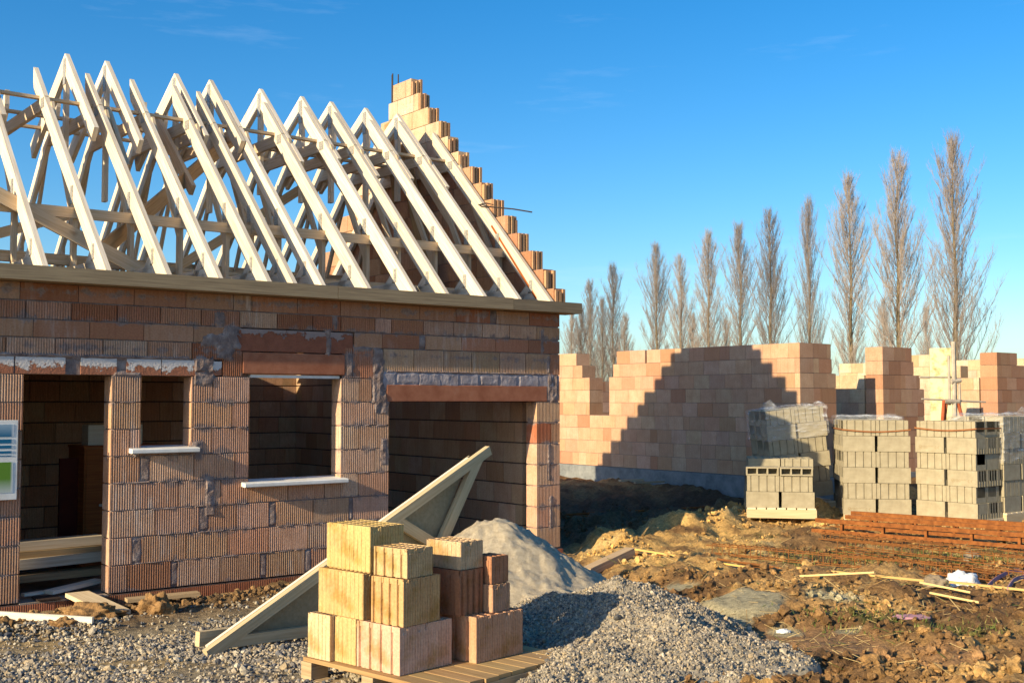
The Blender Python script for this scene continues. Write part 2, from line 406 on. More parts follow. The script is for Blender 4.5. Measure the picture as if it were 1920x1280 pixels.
_ys = GY[:, 0]; _s = np.linspace(-.78, .92, 620)
def surf(x, y):
    i = np.clip(np.searchsorted(_ys, y), 1, len(_ys) - 1); j = np.clip(np.searchsorted(_s, x / (y + .5)), 1, 619)
    return GZ[i, j]
def far_field():
    mb = MB(); n = 64; R = 4000
    ring = [(R * math.cos(2 * math.pi * k / n), R * math.sin(2 * math.pi * k / n), 0) for k in range(n)]
    for k in range(n): mb.face([(0, 0, 0), ring[k], ring[(k + 1) % n]])
    o = mb.obj('field', M['field']); o.location = (0, 0, -.12); tag(o, kind='structure')
    # near earth behind and beside the photographer
    mb = MB()
    for k in range(n):
        pass
far_field()
# ------------------------------------------------------------------ scattered small stuff
def ico(sub=0):
    t = (1 + 5 ** .5) / 2
    v = np.array([(-1, t, 0), (1, t, 0), (-1, -t, 0), (1, -t, 0), (0, -1, t), (0, 1, t), (0, -1, -t), (0, 1, -t), (t, 0, -1), (t, 0, 1), (-t, 0, -1), (-t, 0, 1)], float)
    f = [(0, 11, 5), (0, 5, 1), (0, 1, 7), (0, 7, 10), (0, 10, 11), (1, 5, 9), (5, 11, 4), (11, 10, 2), (10, 7, 6), (7, 1, 8), (3, 9, 4), (3, 4, 2), (3, 2, 6), (3, 6, 8), (3, 8, 9), (4, 9, 5), (2, 4, 11), (6, 2, 10), (8, 6, 7), (9, 8, 1)]
    v /= np.linalg.norm(v[0]); v = list(map(tuple, v))
    for _ in range(sub):
        nf = []; cache = {}
        def mid(a, b):
            k = (min(a, b), max(a, b))
            if k not in cache:
                p = (np.array(v[a]) + np.array(v[b])) / 2; p /= np.linalg.norm(p); cache[k] = len(v); v.append(tuple(p))
            return cache[k]
        for a, b, c in f:
            ab, bc, ca = mid(a, b), mid(b, c), mid(c, a); nf += [(a, ab, ca), (ab, b, bc), (ca, bc, c), (ab, bc, ca)]
        f = nf
    return np.array(v), np.array(f)
def scatter(name, pos, size, cols, material, sub=0, flat=.7, jit=.25, parent=None, smooth=False, sink=.3):
    V0, F0 = ico(sub); n = len(pos); k = len(V0)
    rs = np.random.RandomState(len(pos) + 5)
    q = rs.normal(size=(n, 4)); q /= np.linalg.norm(q, axis=1, keepdims=True); w, x, y, z = q.T
    R = np.stack([1 - 2 * (y * y + z * z), 2 * (x * y - z * w), 2 * (x * z + y * w), 2 * (x * y + z * w), 1 - 2 * (x * x + z * z), 2 * (y * z - x * w), 2 * (x * z - y * w), 2 * (y * z + x * w), 1 - 2 * (x * x + y * y)], -1).reshape(n, 3, 3)
    S = np.stack([np.ones(n), rs.uniform(.6, 1, n), rs.uniform(flat * .7, flat * 1.2, n)], -1)
    P = V0[None] * (1 + jit * (rs.rand(n, k, 1) - .5) * 2) * S[:, None, :]
    P = np.einsum('nij,nkj->nki', R, P) * size[:, None, None]
    P[..., 2] += (size * sink)[:, None]
    P = (P + pos[:, None, :]).reshape(-1, 3)
    FF = (F0[None] + (np.arange(n) * k)[:, None, None]).reshape(-1, 3)
    me = bpy.data.meshes.new(name)
    me.vertices.add(len(P)); me.vertices.foreach_set('co', P.ravel().astype(np.float32))
    me.loops.add(FF.size); me.loops.foreach_set('vertex_index', FF.ravel().astype(np.int32))
    me.polygons.add(len(FF)); me.polygons.foreach_set('loop_start', (np.arange(len(FF)) * 3).astype(np.int32)); me.update(calc_edges=True)
    me.materials.append(material)
    ca = me.color_attributes.new('Col', 'FLOAT_COLOR', 'POINT')
    c4 = np.concatenate([np.repeat(cols, k, 0), np.ones((n * k, 1))], 1); ca.data.foreach_set('color', c4.ravel().astype(np.float32))
    if smooth: me.shade_smooth()
    else: me.shade_flat()
    o = bpy.data.objects.new(name, me); COL.objects.link(o)
    if parent: o.parent = parent
    return o
def stone_cols(n, warm=.5):
    rs = np.random.RandomState(n)
    pal = np.array([(.3, .25, .19), (.2, .18, .16), (.4, .34, .25), (.12, .12, .13), (.36, .28, .18), (.46, .4, .31)])
    return pal[rs.randint(0, 6, n)] * rs.uniform(.7, 1.2, (n, 1))
def gravel_cover():
    rs = np.random.RandomState(11); P = []
    n = 130000
    y = rs.uniform(5.4, 11, n); x = rs.uniform(-5.6, 1.0, n)
    hb = (x - HC.x) * -.6173 + (y - HC.y) * .7867
    d = fbm(x, y, 1.1, 4)
    lim = .05 + .02 * y - (d - .5) * 1.2
    keep = (x < lim) & (hb < -.75) & (np.abs(x) < .52 * y + .5) & (rs.rand(n) < sst(.33, .56, d) + .1)
    x, y = x[keep][:30000], y[keep][:30000]; z = surf(x, y)
    sz = rs.gamma(2.6, .0028, len(x)) + .004
    o = scatter('gravel', np.stack([x, y, z], -1), sz, stone_cols(len(x)), M['stone']); tag(o, kind='stuff')
gravel_cover()
def clods():
    rs = np.random.RandomState(12); n = 50000
    y = 6 + 13 * rs.rand(n) ** 1.3; x = rs.uniform(-.1, .62, n) * y + .1
    d = fbm(x, y, 1.5, 4)
    hb = (x - HC.x) * -.6173 + (y - HC.y) * .7867; ha = (x - HC.x) * .7867 + (y - HC.y) * .6173
    sm = np.maximum.reduce([blob(x, y, *b) for b in ((1500, 1205, 170, 26), (1400, 1140, 85, 20), (1340, 1165, 90, 22), (1280, 1102, 34, 10))])
    keep = ((ha > .1) | (hb < -.5)) & (rs.rand(n) < sst(.4, .62, d) * .9 + .08) & (sm < .4) & (x > .25 + .02 * y)
    x, y = x[keep][:10500], y[keep][:10500]; z = surf(x, y)
    sz = rs.gamma(1.3, .0078, len(x)) + .005
    i = np.clip(np.searchsorted(_ys, y), 1, len(_ys) - 1)
    cm = bpy.data.objects['ground'].data.color_attributes['Col'].data
    nn = len(_s); j = np.clip(np.searchsorted(_s, x / (y + .5)), 0, nn - 1)
    buf = np.empty(len(cm) * 4, np.float32); cm.foreach_get('color', buf); buf = buf.reshape(-1, 4)[:, :3]
    cols = buf[i * nn + j] * rs.uniform(.75, 1.35, (len(x), 1))
    o = scatter('soil_clods', np.stack([x, y, z], -1), sz, cols, M['soil'], 1, .85, .3, sink=.35); tag(o, kind='stuff')
    # heaped clods along the plinth
    n = 700; a = rs.uniform(-6.3, -2.4, n); b = -.55 + rs.normal(0, .16, n)
    x = HC.x + HU.x * a + HV.x * b; y = HC.y + HU.y * a + HV.y * b; z = surf(x, y)
    keep = (b < -.2); x, y, z = x[keep], y[keep], z[keep]
    sz = rs.gamma(1.4, .008, len(x)) + .005
    pal = np.array([(.2, .12, .055), (.3, .18, .08), (.12, .075, .04), (.34, .2, .09)])
    o = scatter('plinth_clods', np.stack([x, y, z], -1), sz, pal[rs.randint(0, 4, len(x))], M['soil'], 1, .85, .3, sink=.35); tag(o, kind='stuff')
clods()
def straws():
    rs = np.random.RandomState(13); mb = MB()
    for k in range(2600):
        y = 6 + 9 * rs.rand() ** 1.2; x = rs.uniform(.09, .5) * y
        if (k % 3) and fbm(np.array([x]), np.array([y]), 1.3, 3)[0] < .5: continue
        z = float(surf(np.array([x]), np.array([y]))[0]) + .008
        a = rs.uniform(0, 6.28); L = rs.gamma(2, .03) + .02; w = rs.uniform(.0012, .003)
        d = Vector((math.cos(a), math.sin(a), rs.uniform(-.05, .5))); p = Vector((x, y, z))
        g = rs.rand(); col = (.5, .36, .16) if g < .55 else ((.34, .22, .09) if g < .8 else (.1, .12, .03))
        mb.board(p, p + d * L, w * 2, w, (0, 0, 1), col)
    o = mb.obj('dry_straw', M['straw']); tag(o, kind='stuff')
    mb = MB()
    for k in range(3600):
        c = [(1680, 1052, 260, 18), (1600, 1168, 120, 22), (1800, 1190, 130, 16), (1850, 1060, 80, 10)][rs.choice(4, p=[.66, .1, .08, .16])]
        px = c[0] + rs.normal(0, c[2] * .5); py = c[1] + rs.normal(0, c[3] * .5); p = gpt(px, py)
        if p.y > 16 or p.y < 6: continue
        p.z = float(surf(np.array([p.x]), np.array([p.y]))[0])
        a = rs.uniform(0, 6.28); L = rs.uniform(.02, .055); d = Vector((math.cos(a) * .5, math.sin(a) * .5, 1)).normalized()
        col = (.1, .13, .03) if rs.rand() < .6 else (.24, .22, .07)
        w = rs.uniform(.003, .006); s = Vector((math.sin(a), -math.cos(a), 0)) * w
        mb.face([p - s, p + s, p + d * L], col)
    o = mb.obj('grass', M['straw']); tag(o, kind='stuff')
straws()
# ------------------------------------------------------------------ heaps
def heap(name, px, py, Yc, hz, prof, material, half, label, cat, stones=0, seed=1, col=None):
    """prof(dx,dy) -> height above the yard (array)"""
    c = aty(px, py, Yc)
    n = 190; g = np.linspace(-1, 1, n); X, Y = np.meshgrid(g * half[0], g * half[1], indexing='xy')
    XX, YY = X + c.x, Y + c.y
    H = prof(XX, YY)
    Z = base_z(XX, YY) + H
    e = np.maximum(np.abs(X / half[0]), np.abs(Y / half[1]))
    Z = Z - .5 * sst(.86, 1, e) - .12 * (1 - sst(.0, .035, H))
    cc = np.zeros(X.shape + (3,)) + np.array(col)
    root = grid_obj(name, XX, YY, Z, material, cc); tag(root, label, cat)
    if stones:
        rs = np.random.RandomState(seed); x = c.x + rs.uniform(-1, 1, stones * 3) * half[0]; y = c.y + rs.uniform(-1, 1, stones * 3) * half[1]
        h = prof(x, y); k = (h > .03) & (rs.rand(len(x)) < sst(.02, .12, h) + .1); x, y, h = x[k][:stones], y[k][:stones], h[k][:stones]
        z = base_z(x, y) + h
        sz = rs.gamma(1.7, .0021, len(x)) + .0026
        pal = np.array([(.3, .25, .19), (.22, .19, .16), (.4, .34, .25), (.13, .125, .12), (.37, .29, .19), (.46, .39, .3)])
        s = scatter('loose_stones', np.stack([x, y, z], -1), sz, pal[rs.randint(0, 6, len(x))] * rs.uniform(.75, 1.15, (len(x), 1)), M['stone'], parent=root); s['kind'] = 'stuff'
    return root
def cone(x, y, cx, cy, h, r, p=1.15, rnd=.12, ay=1.0, yaw=0.0, ax=1.0):
    dx, dy = x - cx, y - cy
    c, s = math.cos(yaw), math.sin(yaw); u = (c * dx + s * dy) / ax; v = (-s * dx + c * dy) / ay
    d = np.sqrt(u * u + v * v + rnd * rnd) - rnd
    return h * np.clip(1 - d / r, 0, 1) ** p
SP = aty(925, 985, 9.3)
def sand_prof(x, y):
    h = cone(x, y, SP.x, SP.y, .86, 1.22, 1.0, .13)
    h = np.maximum(h, cone(x, y, SP.x + .4, SP.y - .7, .36, .85, 1.1, .2))
    return h + ((fbm(x, y, 4, 5, .6) - .5) * .12 + (fbm(x, y, 28, 3, .7) - .5) * .035) * (h > 0) - .02
heap('sand_heap', 925, 985, 9.3, .9, sand_prof, M['sand'], (1.9, 1.9), 'smooth pale sand heap with rounded top before the wide garage opening', 'sand heap', 0, 1, (.4, .38, .33))
GP = aty(1185, 1085, 7.7)
def gravel_prof(x, y):
    h = cone(x, y, GP.x - .12, GP.y, .45, .95, 1.0, .07)
    h = np.maximum(h, cone(x, y, GP.x + .12, GP.y - .7, .27, .9, 1.0, .1, 1.0, 0))
    h = np.maximum(h, cone(x, y, GP.x - .5, GP.y + .1, .34, .85, 1.0, .12))
    h = np.maximum(h, cone(x, y, GP.x - .3, GP.y - 1.2, .15, .75, 1.0, .12))
    h = np.maximum(h, cone(x, y, GP.x + .42, GP.y - 1.0, .16, .5, 1.0, .1))
    return h + ((fbm(x, y, 4, 4) - .5) * .13 + (fbm(x, y, 40, 2) - .5) * .03) * sst(0, .06, h) - .015
heap('gravel_heap', 1185, 1085, 7.7, .4, gravel_prof, M['stone'], (1.75, 2.2), 'low spreading heap of grey crushed stone right of the clay block pallet', 'gravel heap', 60000, 2, (.3, .26, .2))
# ------------------------------------------------------------------ clay masonry
CLAY = [(.6, .375, .26), (.63, .41, .295), (.59, .355, .24), (.56, .32, .205), (.61, .385, .275), (.64, .43, .31), (.58, .34, .225), (.6, .375, .26)]
CLAY_RED = [(.42, .19, .11), (.38, .15, .085), (.46, .24, .145), (.36, .13, .07), (.48, .27, .17), (.43, .2, .12)]
CLAY_PALE = [(.61, .395, .265), (.59, .365, .235), (.63, .42, .29), (.57, .33, .205), (.6, .38, .25), (.5, .26, .155), (.58, .35, .225), (.61, .39, .26)]
def cjit(c, a=.12):
    k = random.uniform(1 - a, 1 + a); return tuple(max(.02, x * k * random.uniform(.96, 1.04)) for x in c)
class Wall:
    """masonry on a local frame: s along the wall, t into the wall, z up"""
    def __init__(w, frame, thick): w.mb = MB(); w.mo = MB(); w.fr = frame; w.th = thick
    def P(w, s, t, z): return w.fr(s, t, z)
    def block(w, s0, s1, z0, z1, col, rib=False, t0=0.0, mi=0, th=None):
        th = w.th if th is None else th
        mb = w.mb; P = w.P
        if rib:
            n = max(2, round((s1 - s0) / .0215)); pt = (s1 - s0) / n; d = .009; prof = []
            for k in range(n):
                b = s0 + k * pt
                prof += [(b, t0 + d), (b + pt * .17, t0 + .0032), (b + pt * .34, t0), (b + pt * .58, t0), (b + pt * .74, t0 + .0032), (b + pt * .86, t0 + d)]
            prof.append((s1, t0 + d))
        else: prof = [(s0, t0), (s1, t0)]
        for (a, ta), (b, tb) in zip(prof[:-1], prof[1:]):
            mb.face([P(a, ta, z0), P(b, tb, z0), P(b, tb, z1), P(a, ta, z1)], col, [(a, z0), (b, z0), (b, z1), (a, z1)], mi)
        t1 = t0 + th
        mb.face([P(s1, t0, z0), P(s1, t1, z0), P(s1, t1, z1), P(s1, t0, z1)], col, [(t0 + s1, z0), (t1 + s1, z0), (t1 + s1, z1), (t0 + s1, z1)], mi)
        mb.face([P(s0, t1, z0), P(s0, t0, z0), P(s0, t0, z1), P(s0, t1, z1)], col, [(t1 + s0, z0), (t0 + s0, z0), (t0 + s0, z1), (t1 + s0, z1)], mi)
        mb.face([P(s1, t1, z0), P(s0, t1, z0), P(s0, t1, z1), P(s1, t1, z1)], col, [(s1, z0), (s0, z0), (s0, z1), (s1, z1)], mi)
        mb.face([P(*q, z1) for q in prof] + [P(s1, t1, z1), P(s0, t1, z1)], col, [(q[0], q[1]) for q in prof] + [(s1, t1), (s0, t1)], mi)
        mb.face(([P(*q, z0) for q in prof] + [P(s1, t1, z0), P(s0, t1, z0)])[::-1], col, ([(q[0], q[1]) for q in prof] + [(s1, t1), (s0, t1)])[::-1], mi)
    def core(w, s0, s1, z0, z1, rec=.012):
        if s1 - s0 < rec * 2.5: return
        a, b = s0 + rec, s1 - rec; t0, t1 = rec, w.th - rec; P = w.P; mo = w.mo
        q = [P(a, t0, z0), P(b, t0, z0), P(b, t1, z0), P(a, t1, z0), P(a, t0, z1), P(b, t0, z1), P(b, t1, z1), P(a, t1, z1)]
        for f in ((0, 3, 2, 1), (4, 5, 6, 7), (0, 1, 5, 4), (1, 2, 6, 5), (2, 3, 7, 6), (3, 0, 4, 7)): mo.face([q[k] for k in f])
    def lumpy(w, s0, s1, z0, z1, t, seed, dn=.012, step=.025):
        """a strip of squeezed mortar standing dn proud of t with an uneven edge"""
        n = max(2, int((s1 - s0) / step)); m = max(2, int((z1 - z0) / step)); P = w.P; mo = w.mo
        G = []
        for i in range(n + 1):
            row = []
            for j in range(m + 1):
                s = s0 + (s1 - s0) * i / n; z = z0 + (z1 - z0) * j / m
                e = min(i, n - i, j, m - j); k = mnoise.noise(Vector((s * 17 + seed, z * 17, seed * 3.1)))
                if e == 0:
                    q = min(.07, .3 * min(s1 - s0, z1 - z0)); s_, z_ = s, z
                    s += q * mnoise.noise(Vector((s_ * 13, z_ * 13 + seed, 1))) + .01 * mnoise.noise(Vector((s_ * 45, z_ * 45, seed))); z += q * mnoise.noise(Vector((s_ * 13 + seed, z_ * 13, 5))) + .01 * mnoise.noise(Vector((s_ * 45, z_ * 45 + 7, seed)))
                    tt = t + .008
                else: tt = t - dn * (.45 + .7 * k)
                row.append(P(s, tt, z))
            G.append(row)
        for i in range(n):
            for j in range(m): mo.face([G[i][j], G[i + 1][j], G[i + 1][j + 1], G[i][j + 1]])
    def done(w, name, cmat, mmat, parent):
        o = w.mb.obj(name, cmat, parent)
        if w.mo.f: w.mo.obj('mortar', mmat, o)
        return o
def lay_course(w, spans, z0, z1, blk, pal, rib, off=0.0, joint=.006, bed=.012, wide=0.0, jit=.12, pieces=.12, seed=0, pick=None):
    for (a, b) in spans:
        w.core(a, b, z0, z1)
        s = a; first = True
        while s < b - .02:
            L = blk * random.uniform(.97, 1.03)
            if first: L *= (1 - off) if off else 1; first = False
            if random.random() < pieces: L *= random.choice((.4, .5, .65, .8))
            e = min(b, s + L)
            if b - e < .07: e = b
            gap = joint
            if wide and random.random() < wide and e < b - .15: gap = random.uniform(.05, .1)
            c = cjit(random.choice(pal), jit) if pick is None else pick(s, e)
            w.block(s, e, z0 + bed / 2, z1 - bed / 2, c, rib if not isinstance(rib, str) else False)
            if gap > .03: w.lumpy(e - .008, e + gap + .008, z0 + .006, z1 - .006, .003, s * 3 + z0 * 7, .006)
            s = e + gap
# ------------------------------------------------------------------ the house with the open roof
HOUSE = empty('brick_house', HC, HROT, label='unroofed red clay block house shell with stepped gable under bare timber trusses', cat='house')
DOOR = (-5.9, -5.16, .3, 2.2); W1 = (-4.9, -4.43, 1.56, 2.2); W2 = (-3.86, -2.87, 1.215, 2.2); GA = (-2.31, -.34, .3, 1.96)
DOOR_L, FR_L = -5.9, -9.4
def cut(spans, holes):
    for (h0, h1) in holes:
        out = []
        for (a, b) in spans:
            if h1 <= a or h0 >= b: out.append((a, b)); continue
            if h0 > a: out.append((a, h0))
            if h1 < b: out.append((h1, b))
        spans = out
    return spans
def front_wall():
    w = Wall(lambda s, t, z: (s, t, z), .19)
    # eight ribbed courses from the slab
    z = .3; ch = .2375
    for k in range(8):
        z0, z1 = z + k * ch, z + (k + 1) * ch; mid = (z0 + z1) / 2
        holes = [(o[0], o[1]) for o in (DOOR, W1, W2, GA) if o[2] < z1 - .03 and mid < o[3]]
        if k == 7: holes = [(DOOR[0], DOOR[1]), (W1[0], W1[1]), (W2[0], W2[1]), (-2.52, -.2)]
        sp = cut([(FR_L, 0)], holes)
        def pick(s, e, k=k):
            c = random.choice(CLAY)
            if random.random() < .035: c = random.choice(CLAY_RED)
            if k == 0: c = tuple(x * .85 for x in c)
            return cjit(c)
        lay_course(w, sp, z0, z1, .4, CLAY, True, off=.5 * (k % 2), wide=.3, pick=pick, pieces=.2)
        if k == 3: lay_course(w, [(W2[0], W2[1])], z0, 1.163, .4, CLAY, True, wide=.2)
        if k == 5: lay_course(w, [(W1[0], W1[1])], z0, 1.508, .4, CLAY, True)
        # ragged bed mortar squeezed out between the courses
        if k:
            for (a, b) in sp:
                s = a + .01
                while s < b - .05:
                    L = random.uniform(.08, .4); e = min(b - .01, s + L)
                    if random.random() < .7: w.lumpy(s, e, z0 - random.uniform(.008, .022), z0 + random.uniform(.008, .018), .003, s * 9 + k, .013, .016)
                    s = e + random.uniform(0, .1)
    # thin courses above the openings
    zt = 2.975; rows = [(2.82, 2.975, False, CLAY_RED, .47, -9.4), (2.665, 2.82, True, CLAY_RED + CLAY, .38, -9.4), (2.51, 2.665, False, CLAY_RED, .46, -9.4)]
    for (z0, z1, rib, pal, blk, a) in rows:
        sp = [(a, 0)] if z0 > 2.6 else [(a, -4.12), (-2.72, 0)]
        if z0 > 2.6 and z1 < 2.9: sp = [(a, 0)]
        lay_course(w, sp, z0, z1, blk, pal, rib, off=random.random() * .5, wide=.06, pieces=.08)
    lay_course(w, [(FR_L, -4.12)], 2.355, 2.51, .4, CLAY_RED + CLAY, True, wide=.1)
    lay_course(w, [(-2.74, -2.5)], 2.2, 2.51, .26, CLAY_RED, True)
    lay_course(w, [(-2.38, -.14)], 2.265, 2.51, .37, [(.52, .36, .24), (.5, .33, .21)], True, pieces=0)
    lay_course(w, [(-.14, 0)], 2.265, 2.51, .2, CLAY_RED, True)
    lay_course(w, [(-4.125, -3.935)], 2.2, 2.445, .2, CLAY_RED, True); lay_course(w, [(-2.825, -2.745)], 2.2, 2.51, .2, CLAY_RED, True)
    # rough mortar work round the openings
    for i, (a, b, z0, z1) in enumerate([(-4.42, -4.2, 2.22, 2.4), (-4.2, -4.02, 2.34, 2.62), (-4.36, -4.1, 2.46, 2.6), (-4.14, -3.96, 2.44, 2.68), (-2.84, -2.72, 2.2, 2.46), (-2.52, -2.36, 1.93, 2.52), (-2.5, -2.32, 1.82, 2.12), (-.2, -.02, 1.95, 2.27), (-.2, -.13, 2.27, 2.5),
                                        (-2.74, -2.5, 2.46, 2.54), (-9.3, -4.45, 2.335, 2.385), (-2.36, -.15, 2.262, 2.292), (-5.16, -4.9, 2.17, 2.24), (-4.43, -4.2, 2.1, 2.24), (-4.3, -4.18, .9, 1.3), (-3.05, -2.98, 2.4, 2.7), (-.2, -.13, 1.05, 1.5), (-.18, -.1, .5, .9), (-2.42, -2.31, 1.3, 1.6), (-4.22, -4.1, 2.66, 2.82),
                                        (-2.98, -2.9, 2.66, 2.84), (-.3, -.22, 2.5, 2.8), (-4.98, -4.9, 1.45, 1.58), (-4.42, -4.3, 1.42, 1.62)]):
        w.lumpy(a, b, z0, z1, .0, i * 5.3, .016, .03)
    w.core(-9.3, -4.43, 2.2, 2.36); w.core(-2.86, -2.3, 2.2, 2.5)
    o = w.done('front_wall', [M['clay_ribbed']], M['mortar'], HOUSE)
    return o
front_wall()
def plain(name, lo, hi, m, parent=HOUSE, bevel=0.0):
    mb = MB(); mb.box(lo, hi); return mb.obj(name, m, parent, bevel=bevel)
# U-shaped lintel stones with white smears over the door and the narrow window
mb = MB(); s = FR_L
for s0, s1 in [(-9.4, -8.8), (-8.79, -8.2), (-8.19, -7.6), (-7.59, -7.0), (-6.99, -6.5), (-6.49, -5.98), (-5.965, -5.56), (-5.43, -5.12), (-5.03, -4.72), (-4.71, -4.4)]:
    mb.box((s0, .002, 2.203), (s1, .185, 2.345))
mb.obj('lintel', M['smear_white'], HOUSE)
mb = MB(); mb.box((-4.4, .003, 2.21), (-4.14, .185, 2.34)); mb.obj('lintel', M['smear_white'], HOUSE)
plain('shutter_box', (-3.93, -.004, 2.23), (-2.83, .19, 2.435), M['lintel'], bevel=.008)
plain('lintel', (-4.1, .004, 2.445), (-2.74, .19, 2.655), M['smear_grey'])
plain('shutter_rail', (-3.84, .02, 2.195), (-2.88, .09, 2.222), M['white_pvc'])
plain('lintel', (-2.34, -.004, 1.965), (-.19, .19, 2.14), M['lintel'], bevel=.008)
plain('cement_band', (-2.48, .004, 2.142), (-.004, .185, 2.262), M['cement'])
w = Wall(lambda s, t, z: (s, t, z), .19)
for k in range(9):
    a0 = -2.5 + k * .27; w.lumpy(a0, a0 + random.uniform(.24, .36), 2.135 - random.uniform(0, .03), 2.262 + random.uniform(0, .02), -.001, 40 + k * 3.3, .006, .03)
w.mo.obj('cement_band', M['cement'], HOUSE)
def sill(s0, s1, z):
    mb = MB(); mb.prism([(-.085, z - .035), (-.09, z - .028), (-.09, z - .002), (-.08, z + .006), (.19, z + .025), (.19, z - .01), (-.06, z - .035)], s0, s1, 0)
    mb.obj('window_sill', M['white_pvc'], HOUSE)
sill(-5.0, -4.38, 1.545); sill(-3.93, -2.83, 1.2)
# plinth course, footing, slab
w = Wall(lambda s, t, z: (s, t - .03, z), .22)
lay_course(w, [(-9.4, 0.02)], .06, .29, .5, [(.27, .09, .05), (.23, .075, .04), (.3, .11, .06)], False, pieces=.1, joint=.008)
w.done('plinth', M['clay_fine'], M['mortar_dark'], HOUSE)
plain('footing', (-9.4, -.012, -.3), (.03, .19, .055), M['tar'])
mb = MB(); mb.box((-9.35, .195, .02), (-.31, 5.8, .285)); mb.box((DOOR[0] + .004, -.02, .255), (DOOR[1] - .004, .194, .296)); mb.box((GA[0] + .004, -.02, .255), (GA[1] - .004, .194, .296))
mb.obj('floor_slab', M['slab'], HOUSE)
# right end wall: full wall to the eaves, thin stepped gable above
def gable():
    fr = lambda s, t, z: (-.31 + t if False else -.3 + t, 5.9 - s, z)   # s runs from the back to the front, inner face at x=-.3
    w = Wall(fr, .29)
    z = .3; k = 0
    while z < 2.7:
        lay_course(w, [(.0, 5.58)], z, z + .2375, .33, [(.5, .31, .19), (.52, .35, .22), (.46, .26, .15), (.54, .38, .25)], False, off=.5 * (k % 2), pieces=.1, bed=.016)
        z += .2375; k += 1
    lay_course(w, [(.0, 5.58)], z, 2.96, .4, CLAY_RED, False)
    w.done('gable_wall', M['clay_fine'], M['mortar_dark'], HOUSE)
    fr2 = lambda s, t, z: (-.17 + t, 6.3 - s, z)
    w = Wall(fr2, .165); zt = 6.36; ch = .2385; n = 0
    zz = 2.99; T = []
    while zt - (n + 1) * ch > 2.85:
        T.append((zt - (n + 1) * ch, zt - n * ch)); n += 1
    for i, (z0, z1) in enumerate(T):
        ft = z1 - 3.4; ft = max(-.1, ft + random.uniform(-.03, .03)); bk = 6.15 - .97 * max(0, z1 - 3.32) + random.uniform(-.04, .04)
        if i == 0: ft, bk = 2.9, 3.36
        sp = [(6.3 - bk, 6.3 - ft)]
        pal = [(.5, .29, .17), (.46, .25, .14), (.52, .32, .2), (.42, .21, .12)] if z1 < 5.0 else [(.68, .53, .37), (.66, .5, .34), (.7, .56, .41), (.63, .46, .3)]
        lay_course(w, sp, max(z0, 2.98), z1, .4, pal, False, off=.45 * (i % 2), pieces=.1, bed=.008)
        # saw-cut, broken ends with open cells
        for q in range(3):
            x = -.165 + .055 * q; d = random.uniform(.02, .05)
            X = Matrix.Identity(4); c = cjit((.5, .31, .18))
            w.mb.box((x + .006, ft - d, z0 + .008), (x + .04, ft + .004, z1 - .006 - (random.random() < .5) * random.uniform(0, .05)), c)
    w.done('stepped_gable', M['clay_fine'], M['mortar'], HOUSE)
    mb = MB()
    for (x, y) in ((-.14, 3.42), (-.06, 3.4), (-.1, 3.5)):
        mb2 = MB(); mb2.tube([(x, y, 5.9), (x, y, 6.5 + random.uniform(0, .06))], .009, 6); mb2.obj('reinforcing_bar', M['dark_steel'], HOUSE)
gable()
# other walls that close the shell
def simple_wall(name, fr, L, th, z0, n, ch, pal, blk=.33, last=None, mm='mortar_dark', clay='clay_fine'):
    w = Wall(fr, th)
    for k in range(n):
        z = z0 + k * ch; lay_course(w, [(0, L)], z, min(z + ch, last or 99), blk, pal, False, off=.5 * (k % 2), pieces=.1, bed=.016)
    return w.done(name, M[clay], M[mm], HOUSE)
INNER = [(.54, .34, .21), (.57, .38, .25), (.49, .27, .16), (.58, .41, .27)]
simple_wall('back_wall', lambda s, t, z: (-9.4 + s, 5.91 + t, z), 9.39, .29, .3, 12, .2375, INNER, last=2.96)
simple_wall('end_wall', lambda s, t, z: (-9.4 + t, 5.9 - s, z), 5.58, .29, .3, 12, .2375, INNER, last=2.96)
simple_wall('partition_wall', lambda s, t, z: (-9.08 + s, 3.5 + t, z), 6.1, .15, .3, 11, .2375, INNER, last=2.78)
plain('added_ceiling', (-9.08, .195, 2.79), (-2.62, 5.88, 2.94), M['slab'])  # unseen cover added to darken the rooms, left open above the garage for daylight
# eaves beam
mb = MB(); mb.board((-9.5, -.035, 3.037), (-3.02, -.035, 3.037), .3, .125); mb.board((-3.015, -.035, 3.037), (-.82, -.035, 3.04), .3, .127); mb.board((-.815, -.035, 3.037), (.185, -.035, 3.037), .3, .121, col=(.8, .8, .82))
mb.obj('eaves_beam', M['timber_beam'], HOUSE, bevel=.004)
mb = MB(); mb.board((-9.5, 5.95, 3.037), (.1, 5.95, 3.037), .3, .125); mb.obj('eaves_beam', M['timber_beam'], HOUSE)
